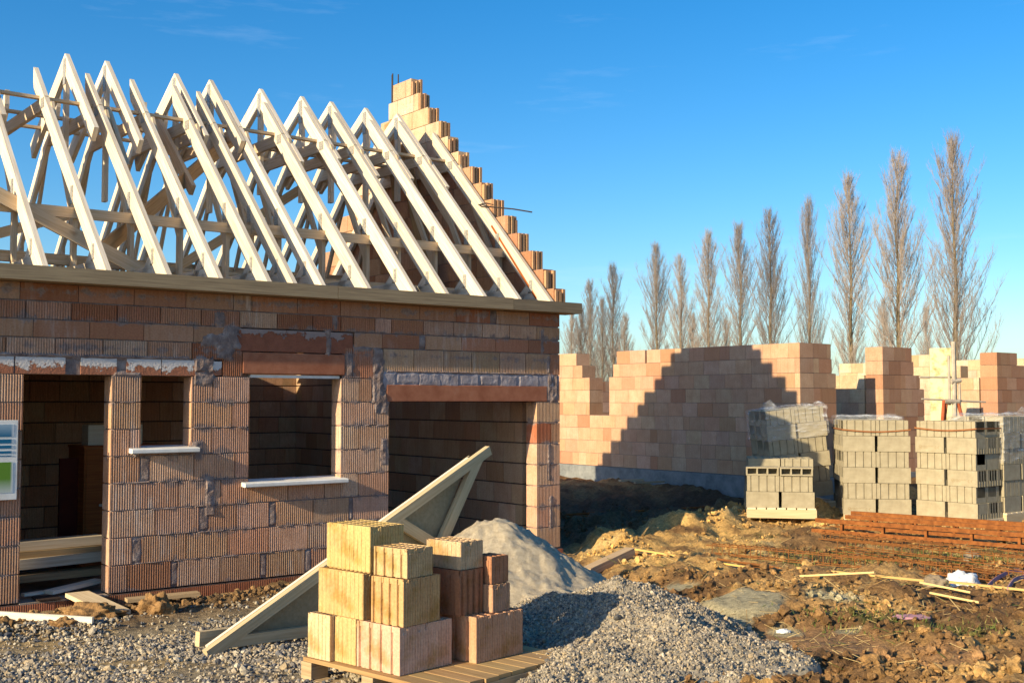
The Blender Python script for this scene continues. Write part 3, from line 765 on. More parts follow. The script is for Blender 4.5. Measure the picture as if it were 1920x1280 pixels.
# ------------------------------------------------------------------ roof trusses
TA = .985; ZR = 3.255; BT = 2.5
def rz(b): return ZR + TA * b
BM = 2.75
def mir(poly): return [(2 * BM - y, z) for (y, z) in poly][::-1]
def make_truss(a, top=2.2, cap=True, cap_dx=.05, king=True, dangle=None, tilt=0.0, label='', post=True, lean=0):
    root = empty('roof_truss', house(a, 0, 0), HROT, label=label, cat='roof truss', group='bare timber roof trusses')
    tw = .024; TL = lambda: (lambda k: (k, k * .985, k * .96))(random.uniform(.82, 1.06))
    vt = .158 / math.cos(math.atan(TA))
    def part(name, fn, m='timber'):
        mb = MB(); fn(mb, TL()); return mb.obj(name, M[m], root)
    tp = top + random.uniform(-.03, .03)
    fr = [(-.135, 3.104), (tp, rz(tp)), (tp, rz(tp) - .16), (tp - .03, rz(tp - .03) - vt), (.1, 3.104)]
    al = Vector((1, TA)).normalized()
    part('rafter', lambda mb, c: mb.prism(fr[::-1] if False else fr, -tw, tw, 0, c, along=al))
    al2 = Vector((1, -TA)).normalized()
    part('rafter', lambda mb, c: mb.prism(mir(fr), -tw, tw, 0, c, along=al2))
    part('bottom_chord', lambda mb, c: mb.board((0, .1, 3.165), (0, 2 * BM - .1, 3.165), .045, .11, col=c))
    # collar tie along the span
    zc = 4.98
    part('collar_tie', lambda mb, c: mb.board((0, 1.75 - .12 + .18, zc), (0, 2 * BM - 1.75 - .06, zc), .045, .13, col=(c[0] * .86, c[1] * .78, c[2] * .68)))
    for sgn in (0, 1):
        f = (lambda b: b) if sgn == 0 else (lambda b: 2 * BM - b)
        part('post', lambda mb, c: mb.board((0, f(.86), 3.22), (0, f(.86), rz(.86) - vt + .06),   .04, .085, (0, 1, 0), (c[0] * .84, c[1] * .76, c[2] * .66)))
        part('web', lambda mb, c: mb.board((0, f(.2), rz(.2) - .1), (0, f(.47), 3.13), .045, .09, (0, 0, 1), c))
        part('web', lambda mb, c: mb.board((.035, f(.92), 3.2 + (.0 if sgn else .35)), (.035, f(1.75), zc - .02), .03, .07, (0, 0, 1), (c[0] * .8, c[1] * .72, c[2] * .62))) if True else None
        part('web', lambda mb, c: mb.board((-.035, f(.95), rz(.86) - .3), (-.035, f(1.9 if sgn else 2.15), 3.22 if sgn else 4.0), .025, .06, (0, 0, 1), (c[0] * .76, c[1] * .68, c[2] * .58))) if (sgn or random.random() < .45) else None
    for (b, z, w_, h_) in ((.86, rz(.86) - .2, .07, .17), (.22, rz(.22) - .17, .05, .14), (1.86, zc, .1, .1)):
        part('nail_plate', lambda mb, c: mb.box((-tw - .006, b - w_ / 2, z - h_ / 2), (-tw - .0005, b + w_ / 2, z + h_ / 2)), 'steel_plate')
    if cap:
        cx0, cx1 = (cap_dx - tw, cap_dx + tw)
        ap = rz(BT)
        lo = 1.55 + random.uniform(-.2, .1)
        leg = [(lo, rz(lo)), (BT, ap), (BT, ap - vt), (lo + .1, rz(lo + .1) - vt)]
        e = empty('ridge_cap', (0, 0, 0)) if False else None
        part('ridge_cap', lambda mb, c: mb.prism(leg, cx0, cx1, 0, c, along=al))
        zb = rz(2 * BM - 3.75) - .03; bl = [(BT, ap), (3.75, zb), (3.68, zb - vt * .8), (BT, ap - vt * .9)]
        part('ridge_cap', lambda mb, c: mb.prism(bl, cx0, cx1, 0, c, along=Vector((1.2, zb - ap)).normalized()))
        if king:
            kz = random.uniform(4.1, 4.6)
            part('king_post', lambda mb, c: mb.board((cap_dx, BT, ap - vt - .0), (cap_dx, BT, kz), .045, .08, (0, 1, 0), c))
            part('nail_plate', lambda mb, c: mb.box((cx0 - .006, BT - .04, ap - vt - .12), (cx0 - .0005, BT + .04, ap - .06)), 'steel_plate')
    if dangle:
        b0, z0, b1, z1, dx = dangle
        part('loose_web', lambda mb, c: mb.board((dx, b0, z0), (dx, b1, z1), .045, .12, (0, 0, 1), (c[0] * .8, c[1] * .7, c[2] * .6)))
    if lean: root.rotation_euler = (0, lean, HROT); 
    return root
TR = [(-5.78, 2.1, 1, .05, 1, None), (-5.25, 2.2, 0, .05, 0, None), (-4.71, 2.27, 1, -.14, 1, (1.9, 5.0, 1.3, 4.3, .1)), (-4.22, 2.25, 1, -.2, 1, None), (-3.73, 2.3, 1, .1, 1, (2.6, 5.2, 1.5, 4.2, -.1)),
      (-3.46, 2.25, 0, .05, 0, None), (-3.15, 2.22, 1, -.06, 1, None), (-2.63, 2.28, 1, .055, 1, (2.2, 5.05, 1.25, 4.2, .1)), (-2.08, 2.3, 1, .055, 1, (2.3, 5.1, 1.45, 4.35, .12)), (-1.67, 2.3, 1, .055, 1, None),
      (-1.17, 2.28, 1, .055, 1, None), (-.69, 2.34, 1, .055, 1, (2.0, 4.9, 1.3, 4.15, .08)), (-.225, 2.27, 0, 0, 0, None)]
ORD = ['first', 'second', 'third', 'fourth', 'fifth', 'sixth', 'seventh', 'eighth', 'ninth', 'tenth', 'eleventh', 'twelfth', 'thirteenth', 'fourteenth', 'fifteenth', 'sixteenth']
for i, (a, top, cap, dx, king, dg) in enumerate(TR):
    k = len(TR) - 1 - i
    lab = ('pale timber truss without ridge cap standing hard against the stepped gable' if k == 0 else
           f'{ORD[k]} bare pale timber truss counted leftwards from the stepped gable')
    if not cap and k: lab = f'{ORD[k]} timber truss leftwards from the gable, rafters cut short without a ridge cap'
    make_truss(a, top, bool(cap), dx, bool(king), dg, label=lab)
for i, a in enumerate((-6.35, -6.95, -7.6, -8.3, -9.0)):
    make_truss(a, 2.2, True, .055, True, None, label=f'{ORD[13 + i] if i < 3 else ["seventeenth", "eighteenth"][i - 3]} bare pale timber truss counted leftwards from the stepped gable')
def brace(name, p0, p1, w, h, label, up=(0, 0, 1), m='timber', group='bracing boards nailed through the trusses', col=(.8, .7, .57)):
    P0, P1 = house(*p0), house(*p1); c = (P0 + P1) / 2
    e = mb = MB(); mb.board(P0 - c, P1 - c, w, h, up, col); o = mb.obj(name, M[m], None); o.location = c
    return tag(o, label, 'bracing board', group)
brace('bracing_board', (-9.3, .78, 3.72), (-3.05, .78, 3.72), .03, .1, 'long horizontal bracing board across the front posts of the left trusses')
brace('bracing_board', (-3.5, .76, 3.74), (-.22, .76, 3.74), .03, .1, 'shorter horizontal bracing board across the front posts towards the gable')
brace('bracing_board', (-9.3, .95, 3.27), (-.22, .95, 3.27), .08, .05, 'low horizontal timber running just above the eaves beam behind the rafters')
brace('bracing_board', (-9.3, 4.38, 3.72), (-.22, 4.38, 3.72), .03, .1, 'horizontal bracing board across the rear posts, highest of the rear pair')
brace('bracing_board', (-9.3, 4.4, 3.27), (-.22, 4.4, 3.27), .03, .08, 'low horizontal bracing board along the rear feet of the trusses')
for b, l in ((2.0, 'front'), (2.75, 'middle'), (3.35, 'rear')):
    brace('bracing_board', (-9.3, b, 5.06), (-.25, b, 5.06), .07, .03, f'thin flat board lying over the collar ties, {l} of three')
brace('bracing_board', (-6.5, .7, 4.05), (-4.62, .7, 3.2), .03, .13, 'diagonal bracing board falling to the right across the left front posts')
brace('bracing_board', (-6.3, 4.5, 3.5), (-4.1, 4.05, 4.3), .03, .12, 'diagonal dark bracing board rising to the right behind the left trusses')
brace('bracing_board', (-4.95, .92, 3.42), (-3.05, 2.25, 5.0), .035, .15, 'long diagonal brace of orange-brown wood rising to the right behind the front rafters', col=(.74, .54, .34))
brace('bracing_board', (-3.4, 4.5, 3.3), (-1.3, 3.6, 4.9), .035, .12, 'diagonal bracing board rising to the right behind the middle trusses')
brace('leaning_plank', (-.5, 2.6, 5.35), (-.36, 2.05, 3.25), .03, .2, 'wide brown plank leaning upright against the inside of the gable', m='timber_old', group=None)
brace('leaning_plank', (-.5, 2.95, 5.7), (-.5, 2.72, 4.6), .03, .16, 'short brown plank standing at the gable peak behind the trusses', m='timber_old', group=None)
brace('thin_batten', (-.24, .98, 4.1), (-.24, .12, 3.15), .02, .03, 'thin orange batten slanting inside the gable behind the last rafters', m='cabinet', group=None)
def wire():
    mb = MB(); p = [aty(px, py, 13.75) for px, py in ((897, 383), (904, 388), (915, 389), (925, 384), (912, 381), (900, 383), (918, 388), (940, 390), (962, 392), (998, 398))]
    o = p[4].copy(); mb.tube([q - o for q in p], .009, 5); ob = mb.obj('bent_wire', M['dark_steel']); ob.location = o
    tag(ob, 'dark bent wire sticking out past the stepped gable slope', 'wire')
wire()
# ------------------------------------------------------------------ sign and things at the door
def sign():
    e = empty('sign_board', house(-6.565, -.03, 1.49), HROT, label='white sign board with blue stripes and green field on the left pier', cat='sign')
    mb = MB(); mb.box((-.62, -.012, -.33), (.62, .008, .325)); mb.obj('panel', M['white_pvc'], e, bevel=.003)
    def sheet(name, c0, c1, z0, z1, x1=.585):
        m, nt, b = mat(name + '_ink'); co = nd(nt, 'ShaderNodeTexCoord').outputs['Generated']
        s = nd(nt, 'ShaderNodeSeparateXYZ'); lk(nt, co, s.inputs[0])
        c = ramp(nt, s.outputs[2], [(0, c0), (1, c1)])
        c = mix(nt, ramp(nt, s.outputs[0], [(.982, (0,) * 3), (1, (1,) * 3)]), c, (.62, .66, .7))
        lk(nt, c, b.inputs['Base Color']); b.inputs['Roughness'].default_value = .5
        mb = MB(); mb.box((-.55, -.0145, z0), (x1, -.0125, z1)); mb.obj('printed_stripe' if 'blue' in name else 'printed_field', m, e)
    blue = (.01, .13, .26)
    sheet('blue_fade', blue, (.3, .42, .52), .19, .29)
    for i, (z0, z1) in enumerate(((.135, .168), (.093, .118), (.052, .072), (.028, .036))): sheet(f'blue_{i}', blue, blue, z0, z1)
    sheet('green', (.5, .55, .52), (.12, .25, .03), -.27, -.02)
    m = None
    for nme in ('green_ink',):
        nt = bpy.data.materials[nme].node_tree
        for n in nt.nodes:
            if n.type == 'VALTORGB' and len(n.color_ramp.elements) == 2 and n.color_ramp.elements[0].position == 0:
                n.color_ramp.elements[1].position = .45
sign()
def plank(name, p0, p1, w, h, label, m='timber', cat='plank', up=(0, 0, 1), col=(1, 1, 1), group=None):
    p0, p1 = Vector(p0), Vector(p1); c = (p0 + p1) / 2; mb = MB(); mb.board(p0 - c, p1 - c, w, h, up, col)
    o = mb.obj(name, M[m], None, bevel=.003); o.location = c
    return tag(o, label, cat, group)
def gp(px, py, dz=0.0):
    p = gpt(px, py); p.z = float(surf(np.array([p.x]), np.array([p.y]))[0]) + dz; return p
# door sill stack of boards
for i, (b, z, h, m, da) in enumerate(((.62, .4, .06, 'timber_old', .1), (.66, .5, .09, 'timber', .0), (.7, .585, .075, 'timber_old', .04), (.74, .67, .08, 'timber', .02))):
    plank('stacked_board', house(-7.4, b, z + (.02 if i == 2 else 0)), house(-5.0 + da, b + .03, z + (.05 if i == 1 else .02)), .2, h, f'long board stacked inside the doorway, {["lowest", "second from the floor", "third from the floor", "topmost"][i]} of four', m, group='boards stacked inside the doorway', col=(.8, .78, .74))
plank('short_board', house(-5.6, .22, .33), house(-5.1, .42, .36), .12, .03, 'short pale board lying on the threshold beside the door pier', 'timber')
plank('short_board', house(-5.8, .25, .325), house(-5.62, .3, .325), .05, .025, 'small pale offcut lying flat on the doorway threshold', 'timber')
mb = MB(); mb.prism([(-.11, -.09), (.1, -.11), (.12, .09), (-.1, .1)], 0, .012, 0); o = mb.obj('black_plate', M['black']); o.location = house(-5.66, .06, .305); o.rotation_euler = (0, -math.pi / 2, HROT); tag(o, 'small thin black plate lying on the doorway threshold', 'plate')
plank('ramp_plank', house(-5.42, .02, .325), gp(222, 1168, .03), .2, .035, 'light plank ramping down from the doorway threshold to the soil', 'timber', col=(.95, .86, .68))
plank('white_board', gp(-60, 1174, .05), gp(174, 1184, .035), .03, .06, 'long narrow whitish board lying on the soil at the lower left', 'timber_white')
plank('old_plank', gp(236, 1148, .05), gp(372, 1136, .07), .12, .03, 'grey brown board half buried beside the plinth', 'timber_old')
# cupboard and brick inside
def cupboard():
    e = empty('wooden_cupboard', house(-4.44, 1.55, .3), HROT, label='orange brown wooden cupboard standing inside the left doorway', cat='cupboard')
    def bx(name, lo, hi, m): mb = MB(); mb.box(lo, hi); mb.obj(name, M[m], e)
    bx('side_panel', (-.45, 0, 0), (-.43, .5, 1.2), 'cabinet'); bx('side_panel', (.33, 0, 0), (.35, .5, 1.2), 'cabinet')
    bx('top', (-.46, -.01, 1.201), (.36, .5, 1.225), 'cabinet'); bx('door', (-.429, -.005, .03), (-.05, .015, 1.195), 'cabinet'); bx('door', (-.045, -.005, .03), (.329, .015, 1.195), 'cabinet')
    bx('handle', (-.3, -.022, .62), (-.16, -.006, .645), 'timber')
    bx('handle', (.06, -.022, .62), (.2, -.006, .645), 'timber')
    o = MB(); o.box((-.3, .1, 0), (.25, .3, .2)); o = o.obj('pale_carton', M['timber_white']); o.location = house(-4.54, 1.5, 1.53); o.rotation_euler = (0, 0, HROT); tag(o, 'pale carton resting on top of the wooden cupboard', 'carton')
    o = MB(); o.box((-.09, -.02, 0), (.09, .02, 1.1)); o = o.obj('red_board', M['dark_red']); o.location = house(-4.98, 1.75, .3); o.rotation_euler = (0, 0, HROT); tag(o, 'dark red board standing left of the wooden cupboard', 'board')
cupboard()
def hollow_brick(name, L, W, H, nx, nz, label, loc, rot):
    mb = MB(); c = (.25, .08, .05)
    t = .012
    mb.box((0, .03, 0), (L, W, H), tuple(x * .5 for x in c))
    for i in range(nx + 1):
        x = (L - t) * i / nx; mb.box((x, 0, 0), (x + t, .031, H), c)
    for k in range(nz + 1):
        z = (H - t) * k / nz; mb.box((0, .001, z), (L, .03, z + t), c)
    o = mb.obj(name, M['clay'], None); o.location = loc; o.rotation_euler = rot; tag(o, label, 'hollow brick'); return o
hollow_brick('hollow_brick', .5, .24, .22, 13, 5, 'perforated red hollow brick lying tilted behind the boards in the doorway', house(-6.35, 1.7, .72), (0, -.12, HROT))
plank('stacked_board', house(-6.6, 1.85, .55), house(-5.6, 1.85, .6), .3, .2, 'dark timber baulk carrying the perforated brick in the doorway', 'timber_old', cat='baulk', col=(.4, .35, .3))
# ------------------------------------------------------------------ timber gable panels leaning by the clay blocks
def tri_panel(A, Cc, B, label, off):
    A, B, Cc = Vector(A), Vector(B), Vector(Cc); n = (Cc - A).cross(B - A).normalized()
    if n.y > 0: n = -n          # towards the camera
    e = empty('gable_panel', A + off, 0, label=label, cat='timber panel', group='timber gable panels by the clay blocks')
    w = .15; up = (B - A).normalized()
    def inw(P, Q, R): d = (Q - P).normalized(); v = R - P; v = v - d * v.dot(d); return v.normalized()
    def strip(name, P, Q, R, wd, th, k, m='timber_panel', e0=0., e1=0., col=(1, 1, .97)):
        i = inw(P, Q, R); d = (Q - P).normalized(); p = P + i * wd / 2 - d * e0 + n * k; q = Q + i * wd / 2 + d * e1 + n * k
        mb = MB(); mb.board(p - A, q - A, th, wd, i, col); return mb.obj(name, M[m], e, bevel=.002)
    strip('top_rail', A, B, Cc, .078, .05, 0)
    strip('edge_batten', A, B, Cc, .022, .03, -.045, 'timber', e0=-.05, e1=-.22)
    strip('bottom_rail', A + (Cc - A).normalized() * .19, Cc, B, .075, .048, -.001)
    strip('bottom_rail', A + (Cc - A).normalized() * .05, Cc, B, .1, .05, -.16)
    strip('side_rail', Cc, B, A, .085, .048, -.002, e1=-.15)
    c0 = A + (B - A) * .62; c1 = Cc + (B - Cc) * .42
    strip('cross_rail', c0 - (B - A).normalized() * .02, c1, Cc, .085, .045, -.002)
    mb = MB(); q = [P + n * -.05 for P in (A.lerp(Cc, .08).lerp(B, .03), Cc.lerp(B, .02), B.lerp(A, .06))]; r = [p + n * -.016 for p in q]
    mb.face([p - A for p in q]); mb.face([p - A for p in r][::-1])
    for i in range(3): mb.face([q[i] - A, r[i] - A, r[(i + 1) % 3] - A, q[(i + 1) % 3] - A])
    mb.obj('sheathing', M['osb'], e)
    return e
pA = gp(383, 1229, .035); pC = gp(770, 1172, .03)
tA = (pC - pA)
pB = pA + tA * 1.473; pB.z = aty(915, 836, pB.y).z
tri_panel(pA, pC, pB, 'triangular timber framed panel with board infill leaning behind the clay blocks', Vector((0, 0, 0)))
# ------------------------------------------------------------------ loose clay blocks on their pallet
ER = Vector((.67, .742, 0)); EL = Vector((-.742, .67, 0)); PROT = math.atan2(.742, .67); K0 = Vector((-.588, 6.08, 0)); PZ = .54
PCOL = [(.56, .38, .19), (.52, .36, .18), (.58, .4, .23), (.5, .3, .16), (.46, .24, .13), (.54, .35, .2)]
def ppos(p, q, z): return K0 + ER * p + EL * q + Vector((0, 0, z))
def clay_block(p0, p1, q0, q1, z0, h, label, left='fine', right='ribs', col=None, turn=0.0, tint=None):
    """x along ER (p), y along EL (q); left face = x0 side, right face = y0 side"""
    Lx, Ly = p1 - p0, q1 - q0; c = cjit(col or random.choice(PCOL), .06)
    mb = MB()
    def prof(L, kind):
        if kind == 'tongue':
            pts = [(0, 0)]; n = 4
            for i in range(n):
                a = L * (i + .18) / n; b = L * (i + .62) / n; pts += [(a, 0), (a + .006, .014), (b - .03, .014), (b - .024, 0)] if False else [(a, 0), (a + .004, .012), (a + .022, .012), (a + .026, 0)]
            pts.append((L, 0)); return pts
        if kind == 'ribs':
            n = max(4, round(L / .019)); pts = []
            for i in range(n): b = L * i / n; pp = L / n; pts += [(b, 0), (b + pp * .6, 0), (b + pp * .7, .003), (b + pp * .92, .003)]
            pts.append((L, 0)); return pts
        if kind == 'fine':
            n = max(4, round(L / .034)); pts = []
            for i in range(n): b = L * i / n; pp = L / n; pts += [(b, 0), (b + pp * .8, 0), (b + pp * .85, .0025), (b + pp * .97, .0025)]
            pts.append((L, 0)); return pts
        return [(0, 0), (L, 0)]
    # outline, counter-clockwise: right face (y=0), far x, back y, left face (x=0)
    out = [(s, t) for s, t in prof(Lx, right)] + [(Lx, Ly)] + [(t, Ly - s) for s, t in prof(Ly, left)][:-1]
    hh = h - .002
    n = len(out); per = 0; J = []; chip = 0.0; chips = [(random.randrange(n), random.uniform(.008, .028), random.uniform(.012, .04)) for _ in range(4)]
    for i, (x, y) in enumerate(out):
        low = max([0] + [d * max(0, 1 - math.dist(out[i], out[q]) / r) for q, d, r in chips]); ins = low * .5
        col_ = []
        for k in range(7):
            zz = hh * k / 6; j = random.uniform(-.0009, .0009); e = ins if k == 6 else 0
            dx, dy = (Lx / 2 - x), (Ly / 2 - y); m_ = math.hypot(dx, dy)
            col_.append((x + dx / m_ * (e + j), y + dy / m_ * (e + j), zz - (low if k == 6 else 0) - (random.uniform(0, .0025) if k == 6 else 0)))
        J.append(col_)
    for i in range(n):
        a, b = out[i], out[(i + 1) % n]; L = math.dist(a, b)
        nz = 6
        for k in range(nz):
            za, zb = J[i][k], J[i][k + 1]; zc, zd = J[(i + 1) % n][k], J[(i + 1) % n][k + 1]
            mb.face([za, zc, zd, zb], c, [(per, za[2]), (per + L, zc[2]), (per + L, zd[2]), (per, zb[2])])
        per += L
    # top rim and cell rows
    rim = .012; nx = max(3, int(Lx / .06)); ny = max(3, int(Ly / .035))
    mb.face([(x, y, hh - .012) for x, y in ((.01, .01), (Lx - .01, .01), (Lx - .01, Ly - .01), (.01, Ly - .01))], tuple(k * .85 for k in c))
    for i in range(nx + 1):
        x = .006 + (Lx - .02) * i / nx; mb.box((x, .006, hh - .03), (x + .007, Ly - .006, hh), c)
    for j in range(ny + 1):
        y = .006 + (Ly - .02) * j / ny; mb.box((.006, y, hh - .03), (Lx - .006, y + .008, hh - .0015), c)
    o = mb.obj('clay_block', M['clay_block'], None, bevel=.0); o.location = ppos(p0, q0, z0); o.rotation_euler = (0, 0, PROT + turn)
    tag(o, label, 'clay block', 'loose clay blocks on the pallet'); return o
M['clay_block'] = clay_mat('weathered_clay_block', 0, .5)
_nt = M['clay_block'].node_tree; _b = _nt.nodes['Principled BSDF']
_src = _b.inputs['Base Color'].links[0].from_socket
_n = noise_n(_nt, 7, 4, .6, objco(_nt))
lk(_nt, mix(_nt, ramp(_nt, _n, [(.5, (0,) * 3), (.66, (.75,) * 3)]), _src, mix(_nt, 1.0, _src, (.72, .68, .38), 'MULTIPLY')), _b.inputs['Base Color'])
H1, H2 = .249, .155
clay_block(0, .385, 0, .345, PZ, H1, 'lit clay block at the near corner of the pallet, bottom row', 'tongue', 'ribs', (.68, .47, .32))
clay_block(.0, .25, .352, .53, PZ, H1, 'yellowish clay block in the bottom row, left of the corner block', 'fine', 'ribs', (.6, .41, .19))
clay_block(-.03, .25, .537, .725, PZ, H1, 'clay block at the far left end of the bottom row', 'fine', 'ribs', (.64, .46, .29), .03)
clay_block(.475, .85, -.1, .3, PZ, H1, 'reddish clay block in the bottom row, rightmost on the pallet', 'tongue', 'ribs', (.53, .31, .19), -.02)
clay_block(.02, .3, -.005, .24, PZ + H1, H1, 'tall narrow clay block in the middle row, overhanging the near corner', 'tongue', 'ribs', (.56, .36, .17), .04)
clay_block(.01, .26, .305, .69, PZ + H1, H1, 'wide yellow clay block in the middle row, on the left column', 'fine', 'ribs', (.6, .42, .18))
clay_block(.435, .625, -.01, .26, PZ + H1, H1, 'dark brown clay block in the middle row, behind the narrow one', 'fine', 'tongue', (.34, .16, .08), .03)
clay_block(.64, .79, -.07, .06, PZ + H1, H2, 'half height clay block on the rightmost bottom block, lower of its pair', 'fine', 'ribs', (.48, .28, .18), .05)
clay_block(.65, .79, -.05, .1, PZ + H1 + H2, H2, 'half height clay block on the right, upper of its pair', 'ribs', 'fine', (.42, .2, .11), .0)
clay_block(.06, .3, .308, .695, PZ + 2 * H1, H1, 'topmost clay block of the left column, yellow front face', 'fine', 'ribs', (.62, .43, .19), -.03)
clay_block(.05, .25, 0, .25, PZ + 2 * H1, H2, 'half height clay block on top of the narrow front block', 'tongue', 'ribs', (.62, .42, .22), .06)
clay_block(.46, .64, .005, .275, PZ + 2 * H1, H2, 'half height clay block lying on the dark brown block', 'fine', 'ribs', (.62, .44, .27), .02)
clay_block(.3, .58, .36, .7, PZ, H1, 'clay block hidden behind the left columns, bottom row', 'fine', 'ribs')
clay_block(.3, .56, .33, .66, PZ + H1, H1, 'clay block behind the left column, middle row', 'fine', 'ribs')
def pallet(name, o, rot, Lx, Ly, h, label, nb=9, m='timber_old', slat_along='y'):
    e = empty(name, o, rot, label=label, cat='pallet')
    if slat_along == 'y':
        bw = Lx / nb
        for i in range(nb):
            mb = MB(); j = random.uniform(-.015, .015); mb.board((bw * (i + .5), j, h - .011), (bw * (i + .5), Ly + j, h - .011), bw - .008, .022, col=cjit((.95, .85, .66), .15)); mb.obj('deck_board', M[m], e, bevel=.002)
        for y in (.04, Ly / 2, Ly - .04):
            mb = MB(); mb.board((0, y, h - .035), (Lx, y, h - .035), .09, .022); mb.obj('stringer', M[m], e)
            for x in (.06, Lx / 2, Lx - .06):
                mb = MB(); mb.box((x - .06, y - .045, .022), (x + .06, y + .045, h - .047)); mb.obj('foot', M[m], e)
        for x in (.06, Lx / 2, Lx - .06):
            mb = MB(); mb.board((x, 0, .011), (x, Ly, .011), .1, .021); mb.obj('bottom_board', M[m], e)
    return e
pallet('wooden_pallet', ppos(-.05, -.36, PZ - .143), PROT, 1.06, 1.12, .14, 'weathered wooden pallet under the loose clay blocks', 10)
o = MB(); o.tube([(0, 0, 0), (0, 0, .03)], .02, 10); o = o.obj('yellow_cap', M['yellow_green']); q = gp(925, 1273, 0); o.location = q; tag(o, 'small yellow plastic cap on the gravel at the bottom edge', 'plastic cap')
# ------------------------------------------------------------------ second house shell
B2 = Vector((4.77, 19.0, 0)); Z2 = .68; CH2 = .2505
SHELL = empty('unfinished_house', B2, HROT, label='roofless pale orange clay block shell of a second house, right background', cat='house')
def wall2(name, fr, th, rows, zb=Z2, pal=CLAY_PALE, blk=.36):
    w = Wall(fr, th)
    for k, spans in rows.items():
        z0 = zb + k * CH2; lay_course(w, spans, z0, z0 + CH2, blk, pal, False, off=.5 * (k % 2), pieces=.12, bed=.007, joint=.004)
    return w.done(name, M['clay_shell'], M['mortar'], SHELL)
M['clay_shell'] = clay_mat('new_clay_blocks', 15, .3)
# side wall along V (s from far left to the corner)
LW = 9.0
rows = {}
for k in range(9):
    hole = []
    if k >= 4: hole = [(LW - 5.2, LW - (4.62 if k < 7 else 4.5 if k < 8 else 4.4))]
    sp = cut([(0, LW)], hole)
    if k >= 7: sp = [q for q in sp if q[0] > 1]
    if k == 7: sp.append((LW - 6.6, LW - 5.42))
    if k == 8: sp = cut(sp, [(LW - 3.62, LW - 3.57)]); sp.append((LW - 6.6, LW - 5.6))
    rows[k] = sp
wall2('side_wall', lambda s, t, z: (t, LW - s, z), .36, rows)
pr = {k: [] for k in range(9)}
for k in range(9):
    pr[k].append((.362, .97 if k < 7 else (.86 if k < 8 else .84)))
    pr[k].append((2.34, 3.63 if k < 6 else (3.5 if k < 7 else 3.3 if k < 8 else 3.25)))
    pr[k].append((6.22, 9.8 if k < 8 else 7.0))
pr[0] = [(.362, 9.8)]
wall2('front_wall', lambda s, t, z: (s, t, z), .36, pr, pal=[(.5, .28, .17), (.53, .32, .2), (.47, .24, .14), (.55, .34, .22)])
PALE2 = [(.66, .52, .35), (.63, .47, .3), (.68, .54, .38), (.6, .43, .27)]
c1 = {k: [(0, 6.0 if k < 7 else 5.0)] for k in range(8)}
wall2('cross_wall', lambda s, t, z: (2.36 + t, 6.4 - s, z), .28, c1, pal=PALE2)
c2 = {k: [(0, 6.0)] for k in range(8)}; c2[6] = [(0, 2.2), (2.9, 6.0)]; c2[7] = [(0, 1.6), (3.6, 5.6)]; c2[8] = [(.4, 1.2), (3.9, 4.9)]
wall2('cross_wall', lambda s, t, z: (6.24 + t, 6.4 - s, z), .28, c2, pal=PALE2)
wall2('cross_wall', lambda s, t, z: (9.9 + t, 6.4 - s, z), .28, {k: [(0, 6.4)] for k in range(9)}, pal=PALE2)
bw = {k: [(.3, 9.6)] for k in range(7)}
wall2('rear_wall', lambda s, t, z: (s, 8.6 + t, z), .3, bw)
mb = MB(); mb.box((-.06, -.06, .3), (9.9, .3, Z2 - .003)); mb.box((-.06, .3, .3), (.42, 9.2, Z2 - .003)); mb.obj('foundation', M['concrete'], SHELL)
mb = MB(); mb.box((-.05, -.05, -.1), (9.88, .3, .3)); mb.box((-.05, .3, -.1), (.4, 9.2, .3)); mb.obj('footing', M['tar'], SHELL)
mb = MB(); mb.box((.42, .3, .3), (9.8, 9.0, Z2 - .01)); mb.obj('floor_slab', M['slab'], SHELL)
